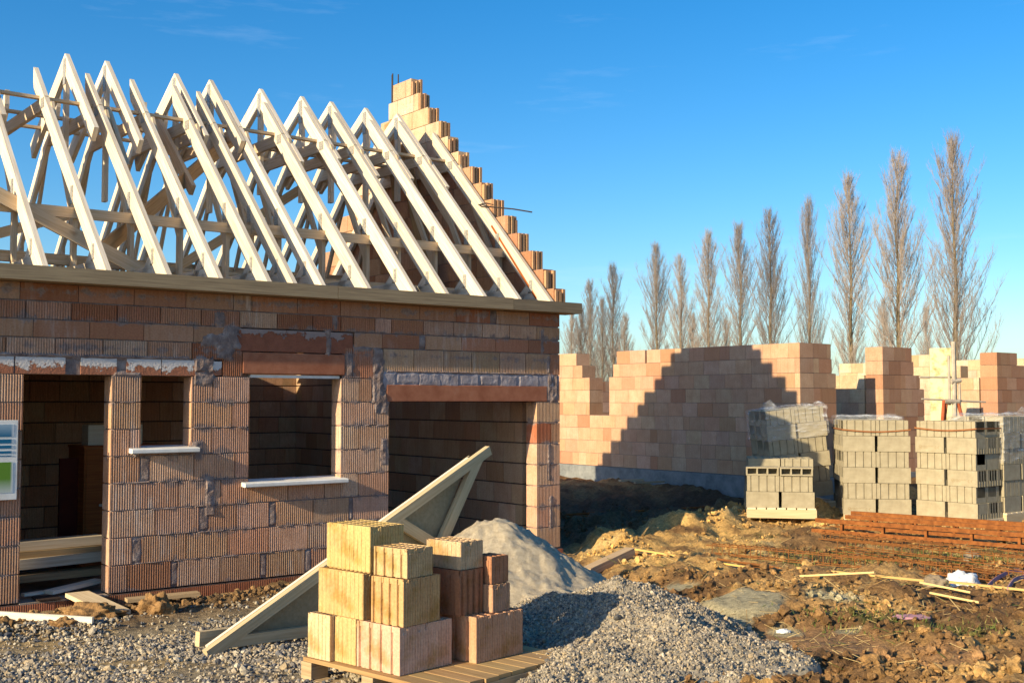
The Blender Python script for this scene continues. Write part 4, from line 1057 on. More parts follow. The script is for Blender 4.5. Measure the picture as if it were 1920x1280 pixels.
# ------------------------------------------------------------------ grey concrete blocks
BL, BW, BH = .443, .265, .217
def grey_mesh(kind):
    """kind 'plain': long faces smooth, ends grooved; 'grooved': long faces grooved; both hollow from above"""
    mb = MB(); L, W, H = BL - .012, BW - .008, BH - .004
    def prof(l, n, d=.014, g=.016, lip=0):
        pts = [(0, 0)]
        for i in range(n):
            c = l * (i + .5) / n; pts += [(c - g / 2, 0), (c - g / 2 + .002, d), (c + g / 2 - .002, d), (c + g / 2, 0)]
        return pts + [(l, 0)]
    fx = prof(L, 4) if kind == 'grooved' else [(0, 0), (L, 0)]
    fy = [(0, 0), (W, 0)] if kind == 'grooved' else prof(W, 4, .02, .03)
    out = list(fx) + [(L - t, s) for s, t in fy][1:] + [(L - s, W - t) for s, t in fx][1:] + [(t, W - s) for s, t in fy][1:-1]
    n = len(out)
    for i in range(n):
        a, b = out[i], out[(i + 1) % n]; mb.face([(a[0], a[1], 0), (b[0], b[1], 0), (b[0], b[1], H), (a[0], a[1], H)])
    mb.face([(x, y, 0) for x, y in out][::-1])
    # top web grid with open cells
    xs = [0, .03]; cw = (L - .03 * 5) / 4
    for i in range(4): xs += [xs[-1] + cw, xs[-1] + cw + .03]
    ys = [.03, W / 2 - .014, W / 2 + .014, W - .03]
    t = .0
    mb.face([(.03, .03, H - .14), (L - .03, .03, H - .14), (L - .03, W - .03, H - .14), (.03, W - .03, H - .14)])
    def top(x0, x1, y0, y1): mb.face([(x0, y0, H), (x1, y0, H), (x1, y1, H), (x0, y1, H)])
    ins = .022
    top(ins, L - ins, ins, .03); top(ins, L - ins, W - .03, W - ins); top(.03, L - .03, ys[1], ys[2])
    mb.face([(x, y, H - .0008) for x, y in out] if False else [(0, 0, H - .0005), (L, 0, H - .0005), (L, ins, H - .0005), (0, ins, H - .0005)])
    mb.face([(0, W - ins, H - .0005), (L, W - ins, H - .0005), (L, W, H - .0005), (0, W, H - .0005)])
    mb.face([(0, ins, H - .0005), (ins, ins, H - .0005), (ins, W - ins, H - .0005), (0, W - ins, H - .0005)])
    mb.face([(L - ins, ins, H - .0005), (L, ins, H - .0005), (L, W - ins, H - .0005), (L - ins, W - ins, H - .0005)])
    for i in range(5):
        x0 = .03 + i * (cw + .03) - .03; top(max(x0, ins), min(x0 + .03, L - ins), .03, ys[1]); top(max(x0, ins), min(x0 + .03, L - ins), ys[2], W - .03)
        for (x, s) in ((x0, 1), (x0 + .03, -1)):
            mb.face([(x, .03, H - .14), (x, W - .03, H - .14), (x, W - .03, H), (x, .03, H)])
    for y in ys: mb.face([(.03, y, H - .14), (L - .03, y, H - .14), (L - .03, y, H), (.03, y, H)])
    return mb.mesh('concrete_block_' + kind, M['block'])
GM = {k: grey_mesh(k) for k in ('plain', 'grooved')}
def print_meshes():
    def arc(mb, cx, cz, r, a0, a1, w, seg=14):
        for i in range(seg):
            t0 = a0 + (a1 - a0) * i / seg; t1 = a0 + (a1 - a0) * (i + 1) / seg
            mb.face([(cx + rr * math.cos(t), 0, cz + rr * math.sin(t)) for rr, t in ((r - w, t0), (r, t0), (r, t1), (r - w, t1))])
    out = []
    mb = MB(); arc(mb, .075, .0, .028, 0, 2 * math.pi, .005, 20)
    mb.face([(.052, 0, .0), (.072, 0, -.014), (.074, 0, -.006), (.054, 0, .006)]); mb.face([(.072, 0, -.014), (.097, 0, .012), (.094, 0, .016), (.072, 0, -.004)])
    out.append(('printed_logo', mb.mesh('printed_logo', M['print'])))
    mb = MB(); x = .115
    for k in range(9):
        mb.face([(x, 0, .004), (x + .004, 0, .004), (x + .004, 0, .022), (x, 0, .022)])
        if k % 2: mb.face([(x + .004, 0, .018), (x + .011, 0, .018), (x + .011, 0, .022), (x + .004, 0, .022)])
        if k % 3: mb.face([(x + .004, 0, .004), (x + .011, 0, .004), (x + .011, 0, .008), (x + .004, 0, .008)])
        x += .0205
    x = .125
    for k in range(6): mb.face([(x, 0, -.017), (x + .006, 0, -.017), (x + .006, 0, -.006), (x, 0, -.006)]); x += .013
    out.append(('printed_word', mb.mesh('printed_word', M['print'])))
    mb = MB(); arc(mb, .345, -.004, .024, math.pi * .5, math.pi * 1.5, .005); out.append(('printed_letter', mb.mesh('printed_letter', M['print'])))
    mb = MB(); arc(mb, .395, -.004, .024, math.pi * .5, math.pi * 1.5, .005); mb.face([(.3725, 0, -.0065), (.39, 0, -.0065), (.39, 0, -.0015), (.3725, 0, -.0015)]); out.append(('printed_letter', mb.mesh('printed_letter', M['print'])))
    return out
PM = print_meshes()
NB = 0
def gblock(e, x, y, z, kind, rz, label, group, printed=False, tilt=None):
    o = bpy.data.objects.new('concrete_block', GM[kind]); COL.objects.link(o)
    Mx = Matrix.Translation(e['loc'] + Vector((0, 0, 0))) @ Matrix.Rotation(e['rot'], 4, 'Z')
    if e.get('tilt') is not None: Mx = Mx @ e['tilt']
    o.matrix_world = Mx @ Matrix.Translation((x, y, z)) @ Matrix.Rotation(rz + random.uniform(-.008, .008), 4, 'Z')
    tag(o, label, 'concrete block', group)
    if printed:
        for nm, me in PM:
            p = bpy.data.objects.new(nm, me); COL.objects.link(p); p.parent = o; p.location = (.015, -.0015, .075); p.scale = (.88, 1, .88)
    return o
NTH = ['bottom', 'second', 'third', 'fourth', 'fifth', 'top']
def stack(name, loc, rot, depth_rows, layers, prints=(), tag_name='', width=2, tilt=None, hollow=True, jitx=0.02):
    """front face along local x (2 blocks), rows going back along y"""
    e = {'loc': Vector(loc), 'rot': rot, 'tilt': tilt}
    gname = f'grey concrete blocks of the {tag_name}'
    for l in range(layers):
        kind = 'plain' if l % 2 == 0 else 'grooved'
        off = .0 if kind == 'plain' else .012
        for r in range(depth_rows):
            for c in range(width):
                edge = r == 0 or r == depth_rows - 1 or c == width - 1 or l == layers - 1 or c == 0
                if not edge: continue
                side = 'front' if r == 0 else f'{["", "second", "third", "fourth"][r]} row'
                lab = f'grey block, {NTH[l] if l < layers - 1 else "top"} tier of the {tag_name}, {side}, {"left" if c == 0 else "right"}'
                gblock(e, c * (BL + .03 * (kind == 'plain')) + off * (1 if c == 0 else .6), r * (BW + .004) + random.uniform(-.006, .006) + (.012 if kind == 'grooved' else 0), l * BH, kind, 0, lab, gname, (l, r, c) in prints)
    return e
# tall stack B (right): corner px (1833,976)
rB = HROT; vL = HV      # front runs from corner along +V to the left: local x must run left->right on front = -V
rotB = math.atan2(-HV.y, -HV.x)
cB = gpt(1838, 981); zB = .235
YB = 15.2; XB = (1834 - 960) / F * YB
oB = Vector((XB, YB, 0)) + HV * .95
zPB = CZ - (974 - 750) / F * YB
stack('B', (oB.x, oB.y, zPB), rotB, 4, 6, {(4, 0, 0), (2, 0, 1)}, 'right tall stack')
YA = 16.0; oA = Vector(((1578 - 960) / F * YA, YA, 0)); zPA = CZ - (962 - 750) / F * YA
rotA = math.atan2(-.15, 1)
stack('A', (oA.x, oA.y, zPA), rotA, 4, 6, {(0, 0, 0)}, 'left tall stack')
# low broken stack C
YC = 15.75; oC = Vector(((1397 - 960) / F * YC, YC, 0)); zPC = CZ - (949 - 750) / F * YC
rotC = math.atan2(-.17, 1)
e = stack('C', (oC.x, oC.y, zPC), rotC, 4, 2, (), 'low open stack')
def lying_block(x, y, lab):
    """block lying on its side with its open cells facing the viewer"""
    o = bpy.data.objects.new('concrete_block', HB); COL.objects.link(o)
    o.matrix_world = Matrix.Translation((oC.x, oC.y, zPC)) @ Matrix.Rotation(rotC, 4, 'Z') @ Matrix.Translation((x, y, 2 * BH)) @ Matrix.Rotation(random.uniform(-.02, .02), 4, 'Z')
    tag(o, lab, 'concrete block', 'grey concrete blocks of the low open stack')
def hollow_mesh():
    mb = MB(); L, D, H, t = .435, .21, .115, .02
    mb.box((0, 0, 0), (L, D, t)); mb.box((0, 0, H - t), (L, D, H))
    for k in range(4):
        x = (L - t) * k / 3; mb.box((x, .001, t), (x + t, D, H - t))
    mb.box((t, D - .03, t), (L - t, D - .001, H - t))
    return mb.mesh('hollow_block', M['block'])
HB = hollow_mesh()
lying_block(.0, .0, 'left of two hollow grey blocks lying open towards the viewer'); lying_block(.45, -.02, 'right of two hollow grey blocks lying open towards the viewer')
for r in range(1, 4):
    for c in range(2): gblock(e, c * .445 + .04, r * .27 + .02, 2 * BH, 'grooved' if c else 'plain', 0, f'grey block, top tier of the low open stack, {["", "second", "third", "fourth"][r]} row back, {"left" if c == 0 else "right"}', 'grey concrete blocks of the low open stack')
# leaning wrapped stack D behind C
YD = 16.7; oD = Vector(((1449 - 960) / F * YD, YD, 0)); zPD = CZ - (938 - 750) / F * YD
tD = Matrix.Rotation(math.radians(-5.5), 4, 'Y')
eD = stack('D', (oD.x, oD.y, zPD), math.atan2(.12, 1), 3, 6, (), 'leaning wrapped stack', tilt=tD)
# wrapped stack E at the right edge
YE = 15.6; oE = Vector(((1879 - 960) / F * YE, YE, 0)) + HV * .0
zPE = CZ - (960 - 750) / F * YE
eE = stack('E', (oE.x, oE.y, zPE), HROT, 3, 6, (), 'rightmost wrapped stack')
# a further stack hidden behind A and B whose top shows
YG = 19.3; oG = Vector(((1612 - 960) / F * YG, YG, 0)); 
def gpal(x, y, z, rot, Lx, Ly, label, off=(0, 0), tilt=None):
    p = Vector((x, y, z)) ; h = .14
    e = empty('wooden_pallet', p + Vector((0, 0, -h)), rot, label=label, cat='pallet', group='pallets under the grey blocks')
    for i in range(7):
        mb = MB(); xx = Lx * (i + .5) / 7; mb.board((xx, -.02, h - .012), (xx, Ly, h - .012), Lx / 7 - .02, .022, col=(1, .95, .8)); mb.obj('deck_board', M['timber'], e)
    for yy in (.02, Ly / 2, Ly - .05):
        mb = MB(); mb.box((0, yy - .04, .0), (Lx, yy + .05, h - .024)); mb.obj('runner', M['timber_panel'], e)
gpal(oB.x, oB.y, zPB, rotB, 0.93, 1.08, 'wooden pallet under the tall grey stack at right'); gpal(oA.x, oA.y, zPA, rotA, 0.93, 1.08, 'wooden pallet under the tall grey stack at left')
gpal(oC.x, oC.y, zPC, rotC, 0.93, 1.08, 'wooden pallet under the low open stack of grey blocks'); gpal(oE.x, oE.y, zPE, HROT, 0.93, .84, 'wooden pallet under the film wrapped stack at the right edge')
gpal(oD.x, oD.y, zPD, math.atan2(.12, 1), 0.93, .84, 'wooden pallet under the leaning film wrapped stack')
def band(o, rot, z, Lx, Ly, label):
    mb = MB(); t = .006; h = .018
    pts = [(-t, -t - .002), (Lx + t, -t - .002), (Lx + t, Ly + t), (-t, Ly + t)]
    n = 10
    for i in range(4):
        a, b = Vector((*pts[i], 0)), Vector((*pts[(i + 1) % 4], 0))
        for k in range(n):
            p, q = a.lerp(b, k / n), a.lerp(b, (k + 1) / n); sa = -.03 * math.sin(math.pi * k / n); sb = -.03 * math.sin(math.pi * (k + 1) / n)
            if i: sa = sb = 0
            mb.board(p + Vector((0, 0, sa)), q + Vector((0, 0, sb)), .005, h)
    ob = mb.obj('strapping_band', M['strap_band']); ob.location = (o.x, o.y, z); ob.rotation_euler = (0, 0, rot); tag(ob, label, 'strap', 'rusty bands round the grey block stacks')
band(oB, rotB, zPB + 5.55 * BH, 0.905, 1.095, 'rusty steel band round the top tier of the right tall grey stack')
band(oA, rotA, zPA + 5.4 * BH, 0.905, 1.095, 'sagging rusty steel band round the top tier of the left tall grey stack')
def film(name, o, rot, lo, hi, label, tilt=None, seed=1, skirt=True, peaks=()):
    """crumpled wrapping film draped round a box"""
    rs = random.Random(seed); mb = MB(); n, m = 46, 16
    (x0, y0, z0), (x1, y1, z1) = lo, hi
    def ringpt(u):
        P = [(x0, y0), (x1, y0), (x1, y1), (x0, y1)]; L = [x1 - x0, y1 - y0, x1 - x0, y1 - y0]; T = sum(L); d = (u % 1) * T
        for i in range(4):
            if d <= L[i]: a, b = P[i], P[(i + 1) % 4]; k = d / L[i]; return a[0] + (b[0] - a[0]) * k, a[1] + (b[1] - a[1]) * k
            d -= L[i]
        return P[0]
    cx, cy = (x0 + x1) / 2, (y0 + y1) / 2
    R = []
    for j in range(m + 1):
        row = []
        for i in range(n):
            u = i / n; x, y = ringpt(u); f = j / m
            k = mnoise.noise(Vector((x * 9 + seed, y * 9, f * 5))); k2 = mnoise.noise(Vector((x * 4 + seed, y * 4, 7)))
            z = z0 + (z1 - z0) * f + (.1 * k2 * (1 - f)); out = .014 + .018 * (k + .6)
            row.append((x + (1 if x > cx else -1) * out, y + (1 if y > cy else -1) * out, z))
        R.append(row)
    for j in range(m):
        for i in range(n): mb.face([R[j][i], R[j][(i + 1) % n], R[j + 1][(i + 1) % n], R[j + 1][i]])
    # loose sheet over the top rim
    T = []
    for j in range(9):
        row = []
        for i in range(n):
            x, y, z = R[m][i]; f = j / 8 * .45; k = mnoise.noise(Vector((x * 6 + seed, y * 6, j * .7)))
            row.append((x + (cx - x) * f, y + (cy - y) * f, z + .03 * (k + .4) * min(1, j) + sum(hh * math.exp(-((x - px) ** 2 + (y - py) ** 2) / .012) * math.sin(math.pi * min(1, j / 5)) for px, py, hh in peaks)))
        T.append(row)
    for j in range(8):
        for i in range(n): mb.face([T[j][i], T[j][(i + 1) % n], T[j + 1][(i + 1) % n], T[j + 1][i]])
    ob = mb.obj('wrapping_film', M['film'], None, smooth=True)
    Mx = Matrix.Translation(o) @ Matrix.Rotation(rot, 4, 'Z')
    if tilt is not None: Mx = Mx @ tilt
    ob.matrix_world = Mx; tag(ob, label, 'plastic film', 'clear film round the grey block stacks')
film('f', Vector((oD.x, oD.y, zPD)), math.atan2(.12, 1), (0, 0, 4.0 * BH), (.91, .815, 6 * BH + .01), 'crumpled clear film round the top of the leaning grey stack', tD, 3, peaks=((.02, .0, .16), (.95, .1, .05)))
film('f', Vector((oE.x, oE.y, zPE)), HROT, (0, 0, 3.2 * BH), (.91, .815, 6 * BH + .02), 'crumpled clear film round the grey stack at the right edge', None, 5, peaks=((.2, .05, .08), (.6, .0, .1)))
film('f', Vector((oA.x, oA.y, zPA)), rotA, (.0, .55, 5.75 * BH), (.905, 1.08, 6 * BH + .04), 'torn clear film rising behind the left tall grey stack', None, 8, peaks=((.1, .9, .06), (.9, 1.2, .07)))
# ------------------------------------------------------------------ steel stand behind the stacks
def stand():
    Y = 18.6; c = aty(1790, 775, Y); c.z = .3
    e = empty('steel_tripod_stand', c, .3, label='worn steel tube stand with red splayed legs behind the grey stacks', cat='steel stand')
    def T(name, pts, r, m): mb = MB(); mb.tube(pts, r, 8); return mb.obj(name, M[m], e)
    T('pole', [(0, 0, .0), (0, 0, 2.63)], .035, 'pipe'); T('pole', [(-.07, .03, 1.6), (-.07, .03, 2.4)], .022, 'pipe'); T('pole', [(.1, .0, 1.55), (.1, 0, 1.95)], .02, 'pipe')
    T('pole', [(.0, -.08, .4), (.0, -.08, 1.25)], .025, 'pipe')
    T('leg', [(-.2, 0, 1.68), (-.46, -.1, .0)], .028, 'red_steel'); T('leg', [(.06, 0, 1.66), (.5, -.1, .0)], .028, 'red_steel'); T('leg', [(-.16, 0, 1.62), (-.16, .35, .0)], .028, 'red_steel')
    T('crossbar', [(-.62, 0, 1.7), (.62, .02, 1.65)], .014, 'pipe'); T('crossbar', [(-.62, .05, 2.05), (.0, .05, 2.05)], .014, 'pipe'); T('crossbar', [(-.6, 0, 1.18), (.5, 0, 1.12)], .012, 'pipe')
    T('clamp', [(-.06, 0, 1.98), (.12, 0, 2.0)], .04, 'pipe'); T('clamp', [(-.2, 0, 1.66), (.08, 0, 1.66)], .04, 'pipe')
stand()
# sand coated panel upright by the stand, and thin steel rods through it
o = MB(); o.box((-.2, 0, 0), (.22, .08, 2.42)); o = o.obj('insulating_panel', M['insulation']); q = aty(1768, 775, 19.6); o.location = (q.x, q.y, .45); o.rotation_euler = (0, 0, HROT - 1.2); tag(o, 'mottled yellowish panel standing upright left of the steel stand', 'panel')
# ------------------------------------------------------------------ rusty steel on the ground
def beam_stack():
    P0 = gp(1522, 1014, 0); P1 = gp(1920, 1042, 0); d = (P1 - P0); d.z = 0; d = d.normalized(); P1 = P0 + d * 6.2
    yaw = math.atan2(d.y, d.x)
    for k, (dx, dy, dz) in enumerate(((0, 0, .0), (.1, .6, -.05), (-.05, 1.1, -.05))):
        xs_ = np.array([P0.x + (P1.x - P0.x) * t for t in np.linspace(.0, .8, 30)]); ys_ = np.array([P0.y + (P1.y - P0.y) * t for t in np.linspace(.0, .8, 30)]); z = float(np.percentile(surf(xs_, ys_), 75)) + .03 + max(dz, 0)
        lab = ['rusty steel ladder beam lying nearest the viewer before the grey stacks', 'rusty steel ladder beam lying in the middle before the grey stacks', 'rusty steel ladder beam lying nearest the grey stacks'][k]
        e = empty('ladder_beam', (P0.x, P0.y, z), yaw, label=lab, cat='steel beam', group='rusty ladder beams before the grey stacks')
        e.location = Vector((P0.x, P0.y, z)) + Vector((math.cos(yaw), math.sin(yaw), 0)) * dx + Vector((-math.sin(yaw), math.cos(yaw), 0)) * dy
        mb = MB(); mb.box((0, 0, 0), (6, .09, .012)); mb.box((0, -.003, -.02), (6, .009, .022)); mb.obj('bottom_flange', M['rust'], e)
        mb = MB(); mb.box((.05, 0, .13), (6, .09, .142)); mb.box((.05, -.003, .1), (6, .009, .148)); mb.obj('top_flange', M['rust'], e)
        for i in range(12):
            mb = MB(); x = .35 + i * .5; mb.box((x, .02, .0125), (x + .03, .07, .1295)); mb.obj('strut', M['rust'], e)
def cage(P0, P1, w, h, n, label, group, r=.006):
    d = P1 - P0; L = d.length; yaw = math.atan2(d.y, d.x); pit = -math.asin((P1.z - P0.z) / L)
    e = empty('rebar_cage', P0, 0, label=label, cat='rebar cage', group=group); e.rotation_euler = (0, pit, yaw)
    for (y, z) in ((0, 0), (w, 0), (0, h), (w, h)):
        mb = MB(); pts = [(L * i / 8, y + random.uniform(-.006, .006), z + random.uniform(-.006, .006)) for i in range(9)]; mb.tube(pts, r, 5); mb.obj('bar', M['rust_light'], e)
    mb = MB()
    for i in range(n):
        x = L * (i + .5) / n + random.uniform(-.02, .02); j = random.uniform(-.015, .015)
        mb.tube([(x, 0, -.01), (x + j, 0, h + .02), (x + j, w, h + .02), (x, w, -.01)], r * .7, 4)
    o = mb.obj('stirrups', M['rust_light'], e); o['kind'] = 'stuff'
    return e
beam_stack()
G = 'rusty rebar cages on the soil'
for k in range(3):
    p0 = gp(1540 + 14 * k, 993 - 3.2 * k, .02); p1 = gp(1990, 1008 - 3.5 * k, .03); cage(p0, p1, .12, .06, 22, f'rusty rebar cage lying beyond the ladder beams, {ORD[k]} from the viewer', G)
cage(gp(1535, 1022, .02), gp(2000, 1052, .02), .1, .06, 26, 'rusty rebar cage lying just before the nearest ladder beam', G)
cage(gp(1325, 1050, .03), gp(1960, 1100, .03), .14, .09, 30, 'rusty rebar cage crossing the soil from the ochre patch to the right edge', G)
cage(gp(1565, 1040, .03), gp(1990, 1090, .05), .14, .08, 22, 'rusty rebar cage behind the crossing one, reaching the right edge', G)
cage(gp(1560, 1052, .03), gp(1860, 1098, .02), .12, .07, 16, 'short rusty rebar cage lying between two longer ones', G)
def bars(px0, py0, px1, py1, r, label, m='rust_light', dz=.02):
    p0, p1 = gp(px0, py0, dz), gp(px1, py1, dz); mb = MB(); n = 8; c = (p0 + p1) / 2
    mb.tube([p0.lerp(p1, i / n) - c + Vector((0, 0, random.uniform(-.006, .012))) for i in range(n + 1)], r, 5); o = mb.obj('reinforcing_bar', M[m]); o.location = c
    tag(o, label, 'steel bar', 'loose rusty bars on the soil')
bars(1180, 1047, 1500, 1077, .012, 'loose rusty bar lying left of the crossing cage on ochre soil')
bars(1345, 1062, 1700, 1096, .012, 'loose rusty bar lying parallel to the crossing cage on its near side')
plank('thin_lath', gp(1495, 1076, .05), gp(1760, 1107, .05), .022, .018, 'yellow lath lying along the near side of the rebar', 'timber_white', 'lath', col=(.7, .5, .24), group='yellow laths by the rebar')
plank('thin_lath', gp(1780, 1108, .06), gp(1960, 1130, .05), .022, .018, 'yellow lath lying under the white bag towards the right edge', 'timber_white', 'lath', col=(.7, .5, .24), group='yellow laths by the rebar')
plank('thin_lath', gp(1500, 1106, .05), gp(1640, 1117, .05), .017, .014, 'thin pale lath lying on dark mud, left of the pair', 'timber_white', 'lath', col=(.9, .72, .4), group='yellow laths by the rebar')
plank('thin_lath', gp(1725, 1119, .06), gp(1820, 1128, .05), .016, .014, 'thin pale lath on dark mud, upper of the pair', 'timber_white', 'lath', col=(.9, .72, .4), group='yellow laths by the rebar')
plank('thin_lath', gp(1744, 1126, .06), gp(1836, 1137, .05), .016, .014, 'thin pale lath on dark mud, lower of the pair', 'timber_white', 'lath', col=(.9, .72, .4), group='yellow laths by the rebar')
plank('thin_lath', gp(1190, 1045, .04), gp(1400, 1066, .04), .035, .018, 'yellow lath lying on the ochre soil right of the sand heap', 'timber_white', 'lath', col=(.85, .6, .25), group='yellow laths by the rebar')
plank('grey_offcut', gp(1100, 1076, .06), gp(1182, 1054, .06), .12, .08, 'short squared timber offcut lying between the heaps and ochre soil', 'timber_old', 'timber offcut', col=(1.1, 1.1, 1.15))
plank('grey_plank', gp(1162, 921, .06), gp(1330, 924, .06), .14, .04, 'long grey plank lying on the shaded soil before the second house', 'timber_beam', col=(1.5, 1.6, 1.7))
plank('grey_plank', gp(1190, 912, .05), gp(1245, 917, .05), .06, .03, 'short grey plank lying behind the long one in the shade', 'timber_beam', col=(1.4, 1.4, 1.4))
for i, (a, b, c, d) in enumerate(((1330, 925, 1395, 918), (1345, 915, 1396, 905), (1335, 918, 1400, 912), (1355, 905, 1392, 902))):
    plank('scrap_board', gp(a, b, .05 + .05 * (i % 2)), gp(c, d, .06 + .05 * (i % 2)), .12, .03, f'scrap board in the jumbled pile left of the low grey stack, {["nearest", "upper", "middle", "rearmost"][i]}', 'timber_old', group='scrap boards left of the low grey stack', col=(.8, .8, .8))
bars(1060, 940, 1330, 953, .02, 'dark rusty bar lying deep in the shade, nearer of the pair', 'rust', .04)
bars(1060, 936, 1320, 946, .02, 'dark rusty bar lying deep in the shade, farther of the pair', 'rust', .04)
# bag, rag, purple band
def lump(name, px, py, sx, sy, sz, m, label, cat, seed, rot=0.0, sub=3, amp=.35):
    V, Fc = ico(sub); me = bpy.data.meshes.new(name); vs = []
    for v in V:
        k = 1 + amp * mnoise.noise(Vector(v) * 2.1 + Vector((seed, 0, 0))) + amp * .4 * mnoise.noise(Vector(v) * 5 + Vector((0, seed, 0)))
        vs.append((v[0] * k * sx, v[1] * k * sy, max(-.25, v[2] * k) * sz))
    me.from_pydata(vs, [], [tuple(map(int, f)) for f in Fc]); me.materials.append(m); me.shade_smooth()
    o = bpy.data.objects.new(name, me); COL.objects.link(o); p = gp(px, py, sz * .35); o.location = p; o.rotation_euler = (0, 0, rot); tag(o, label, cat); return o
lump('plastic_bag', 1806, 1100, .17, .1, .14, M['bag'], 'crumpled white plastic bag lying on the rusty rebar', 'plastic bag', 2.2, .2)
lump('plastic_bag', 1772, 1103, .09, .07, .05, M['bag'], 'small flattened pale bag left of the crumpled white one', 'plastic bag', 8.2, .5)
lump('grey_rag', 1755, 1107, .1, .07, .07, M['rag'], 'grey brown rag lying left of the white bag', 'rag', 5.1)
lump('plastic_scrap', 1468, 1187, .05, .025, .02, M['bag'], 'small white scrap lying on brown mud before the pale sand', 'scrap', 3.3, .1)
lump('plastic_sheet', 1710, 1171, .13, .08, .012, M['purple_grey'] if 'purple_grey' in M else M['purple'], 'flat lilac plastic sheet lying on the mud at right', 'plastic sheet', 4.4, .2)
lump('stone_lump', 1822, 1058, .09, .06, .07, M['rag'], 'brown lump of earth sitting in the grass patch', 'earth lump', 6.6)
lump('clay_lump', 285, 1153, .12, .1, .13, M['ochre'] if 'ochre' in M else M['rust_light'], 'ochre lump of clay heaped before the plinth', 'clay lump', 7.7, 0, 3, .5) if False else None
def ribbon(pts, w, label):
    P = [gp(px, py, dz) for px, py, dz in pts]; c = P[0].copy(); mb = MB(); n = len(P)
    Q = []
    for i in range((n - 1) * 6 + 1):
        k = min(i // 6, n - 2); t = i / 6 - k; p0 = P[max(k - 1, 0)]; p1 = P[k]; p2 = P[k + 1]; p3 = P[min(k + 2, n - 1)]
        Q.append(.5 * ((2 * p1) + (p2 - p0) * t + (2 * p0 - 5 * p1 + 4 * p2 - p3) * t * t + (3 * p1 - p0 - 3 * p2 + p3) * t ** 3) - c)
    for a, b in zip(Q[:-1], Q[1:]): mb.board(a, b, .008, w, (0, .5, 1))
    o = mb.obj('purple_strap', M['purple']); o.location = c; tag(o, label, 'strap', 'purple straps on the rebar')
ribbon([(1826, 1108, .03), (1845, 1112, .03), (1870, 1102, .05), (1905, 1087, .07), (1925, 1085, .06)], .03, 'purple plastic strap looping up from the white bag')
ribbon([(1890, 1122, .02), (1905, 1108, .04), (1935, 1094, .06)], .03, 'purple plastic strap at the right edge, below the looping one')
# clods as single lumps near the door and elsewhere
M['earth'] = rough_mat('ochre_earth', [(.3, (.2, .11, .045)), (.7, (.36, .21, .09))], 14, 40, .9, .02)
lump('clay_lump', 292, 1160, .13, .11, .13, M['earth'], 'tall ochre lump of clay standing before the plinth, right of the ramp plank', 'clay lump', 7.7, 0, 4, .5)
lump('clay_lump', 168, 1172, .22, .1, .09, M['earth'], 'long brown lump of clay left of the ramp plank foot', 'clay lump', 9.1, .3, 4, .5)
lump('clay_lump', 118, 1186, .1, .06, .05, M['earth'], 'low brown clay lump lying over the narrow whitish board', 'clay lump', 1.4, .3, 4, .5)
lump('clay_lump', 1700, 1232, .1, .06, .05, M['earth'], 'ochre lump of clay at the lower right on brown mud', 'clay lump', 2.9, .3, 4, .5)
# ------------------------------------------------------------------ poplars
def poplar_mesh(seed, H=20.0):
    rs = random.Random(seed); tr = MB(); cr = MB()
    n = 14; pts = [Vector((.12 * math.sin(i * .9 + seed) * i / n, .12 * math.cos(i * 1.3 + seed) * i / n, H * .985 * i / n)) for i in range(n + 1)]
    tr.tube(pts, .24, 8, r1=.015)
    def tp(z):
        f = z / (H * .985) * n; i = min(int(f), n - 1); return pts[i].lerp(pts[i + 1], f - i)
    def limb(p, d, L, r, depth, up):
        k = 4 if depth < 1 else 3 if depth < 2 else 2; P = [p]; q = p.copy(); dd = d.normalized()
        for i in range(k):
            dd = (dd + Vector((rs.uniform(-.12, .12), rs.uniform(-.12, .12), up))).normalized(); q = q + dd * (L / k); P.append(q)
        cr.tube(P, r, 3, r1=r * .35); return P, dd
    nb = 165
    for i in range(nb):
        f = (i + rs.random()) / nb; z = H * (.07 + .9 * f ** .95)
        prof = (.46 - .21 * f - .17 * max(0, f - .6) / .4) * (1 + .35 * math.sin(f * 9 + seed) * (1 - f)) * rs.uniform(.55, 1.15)
        if f < .16: prof *= .8
        L = max(.45, H * prof * .62 * rs.uniform(.85, 1.15)); az = i * 2.4 + rs.uniform(-.5, .5); tilt = rs.uniform(.45, 1.05) * (1 - .3 * f)
        d = Vector((math.sin(tilt) * math.cos(az), math.sin(tilt) * math.sin(az), math.cos(tilt)))
        z = min(z, H - L * .8); p0 = tp(max(z, H * .05)); r = .014 + .012 * L / 4
        P, dd = limb(p0, d, L, r, 0, .24)
        for j in range(int(9 + L * 5.2)):
            t = rs.uniform(.15, 1); k = min(int(t * (len(P) - 1)), len(P) - 2); q = P[k].lerp(P[k + 1], t * (len(P) - 1) - k)
            a = rs.uniform(0, 6.28); s = rs.uniform(.35, .8); d2 = (dd + Vector((math.cos(a) * s, math.sin(a) * s, rs.uniform(0, .3)))).normalized()
            L2 = rs.uniform(.35, 1.0) * (.55 + L * .13); P2, d3 = limb(q, d2, L2, .008, 1, .2)
            for m in range(2):
                t = rs.uniform(.2, .95); k = min(int(t * (len(P2) - 1)), len(P2) - 2); q2 = P2[k].lerp(P2[k + 1], t * (len(P2) - 1) - k)
                a = rs.uniform(0, 6.28); d4 = (d3 + Vector((math.cos(a) * .45, math.sin(a) * .45, .1))).normalized(); limb(q2, d4, rs.uniform(.2, .6), .006, 2, .08)
    return tr.mesh('trunk', M['bark'], True), cr.mesh('crown', M['twig'])
PV = [poplar_mesh(s) for s in (1, 5, 9)]
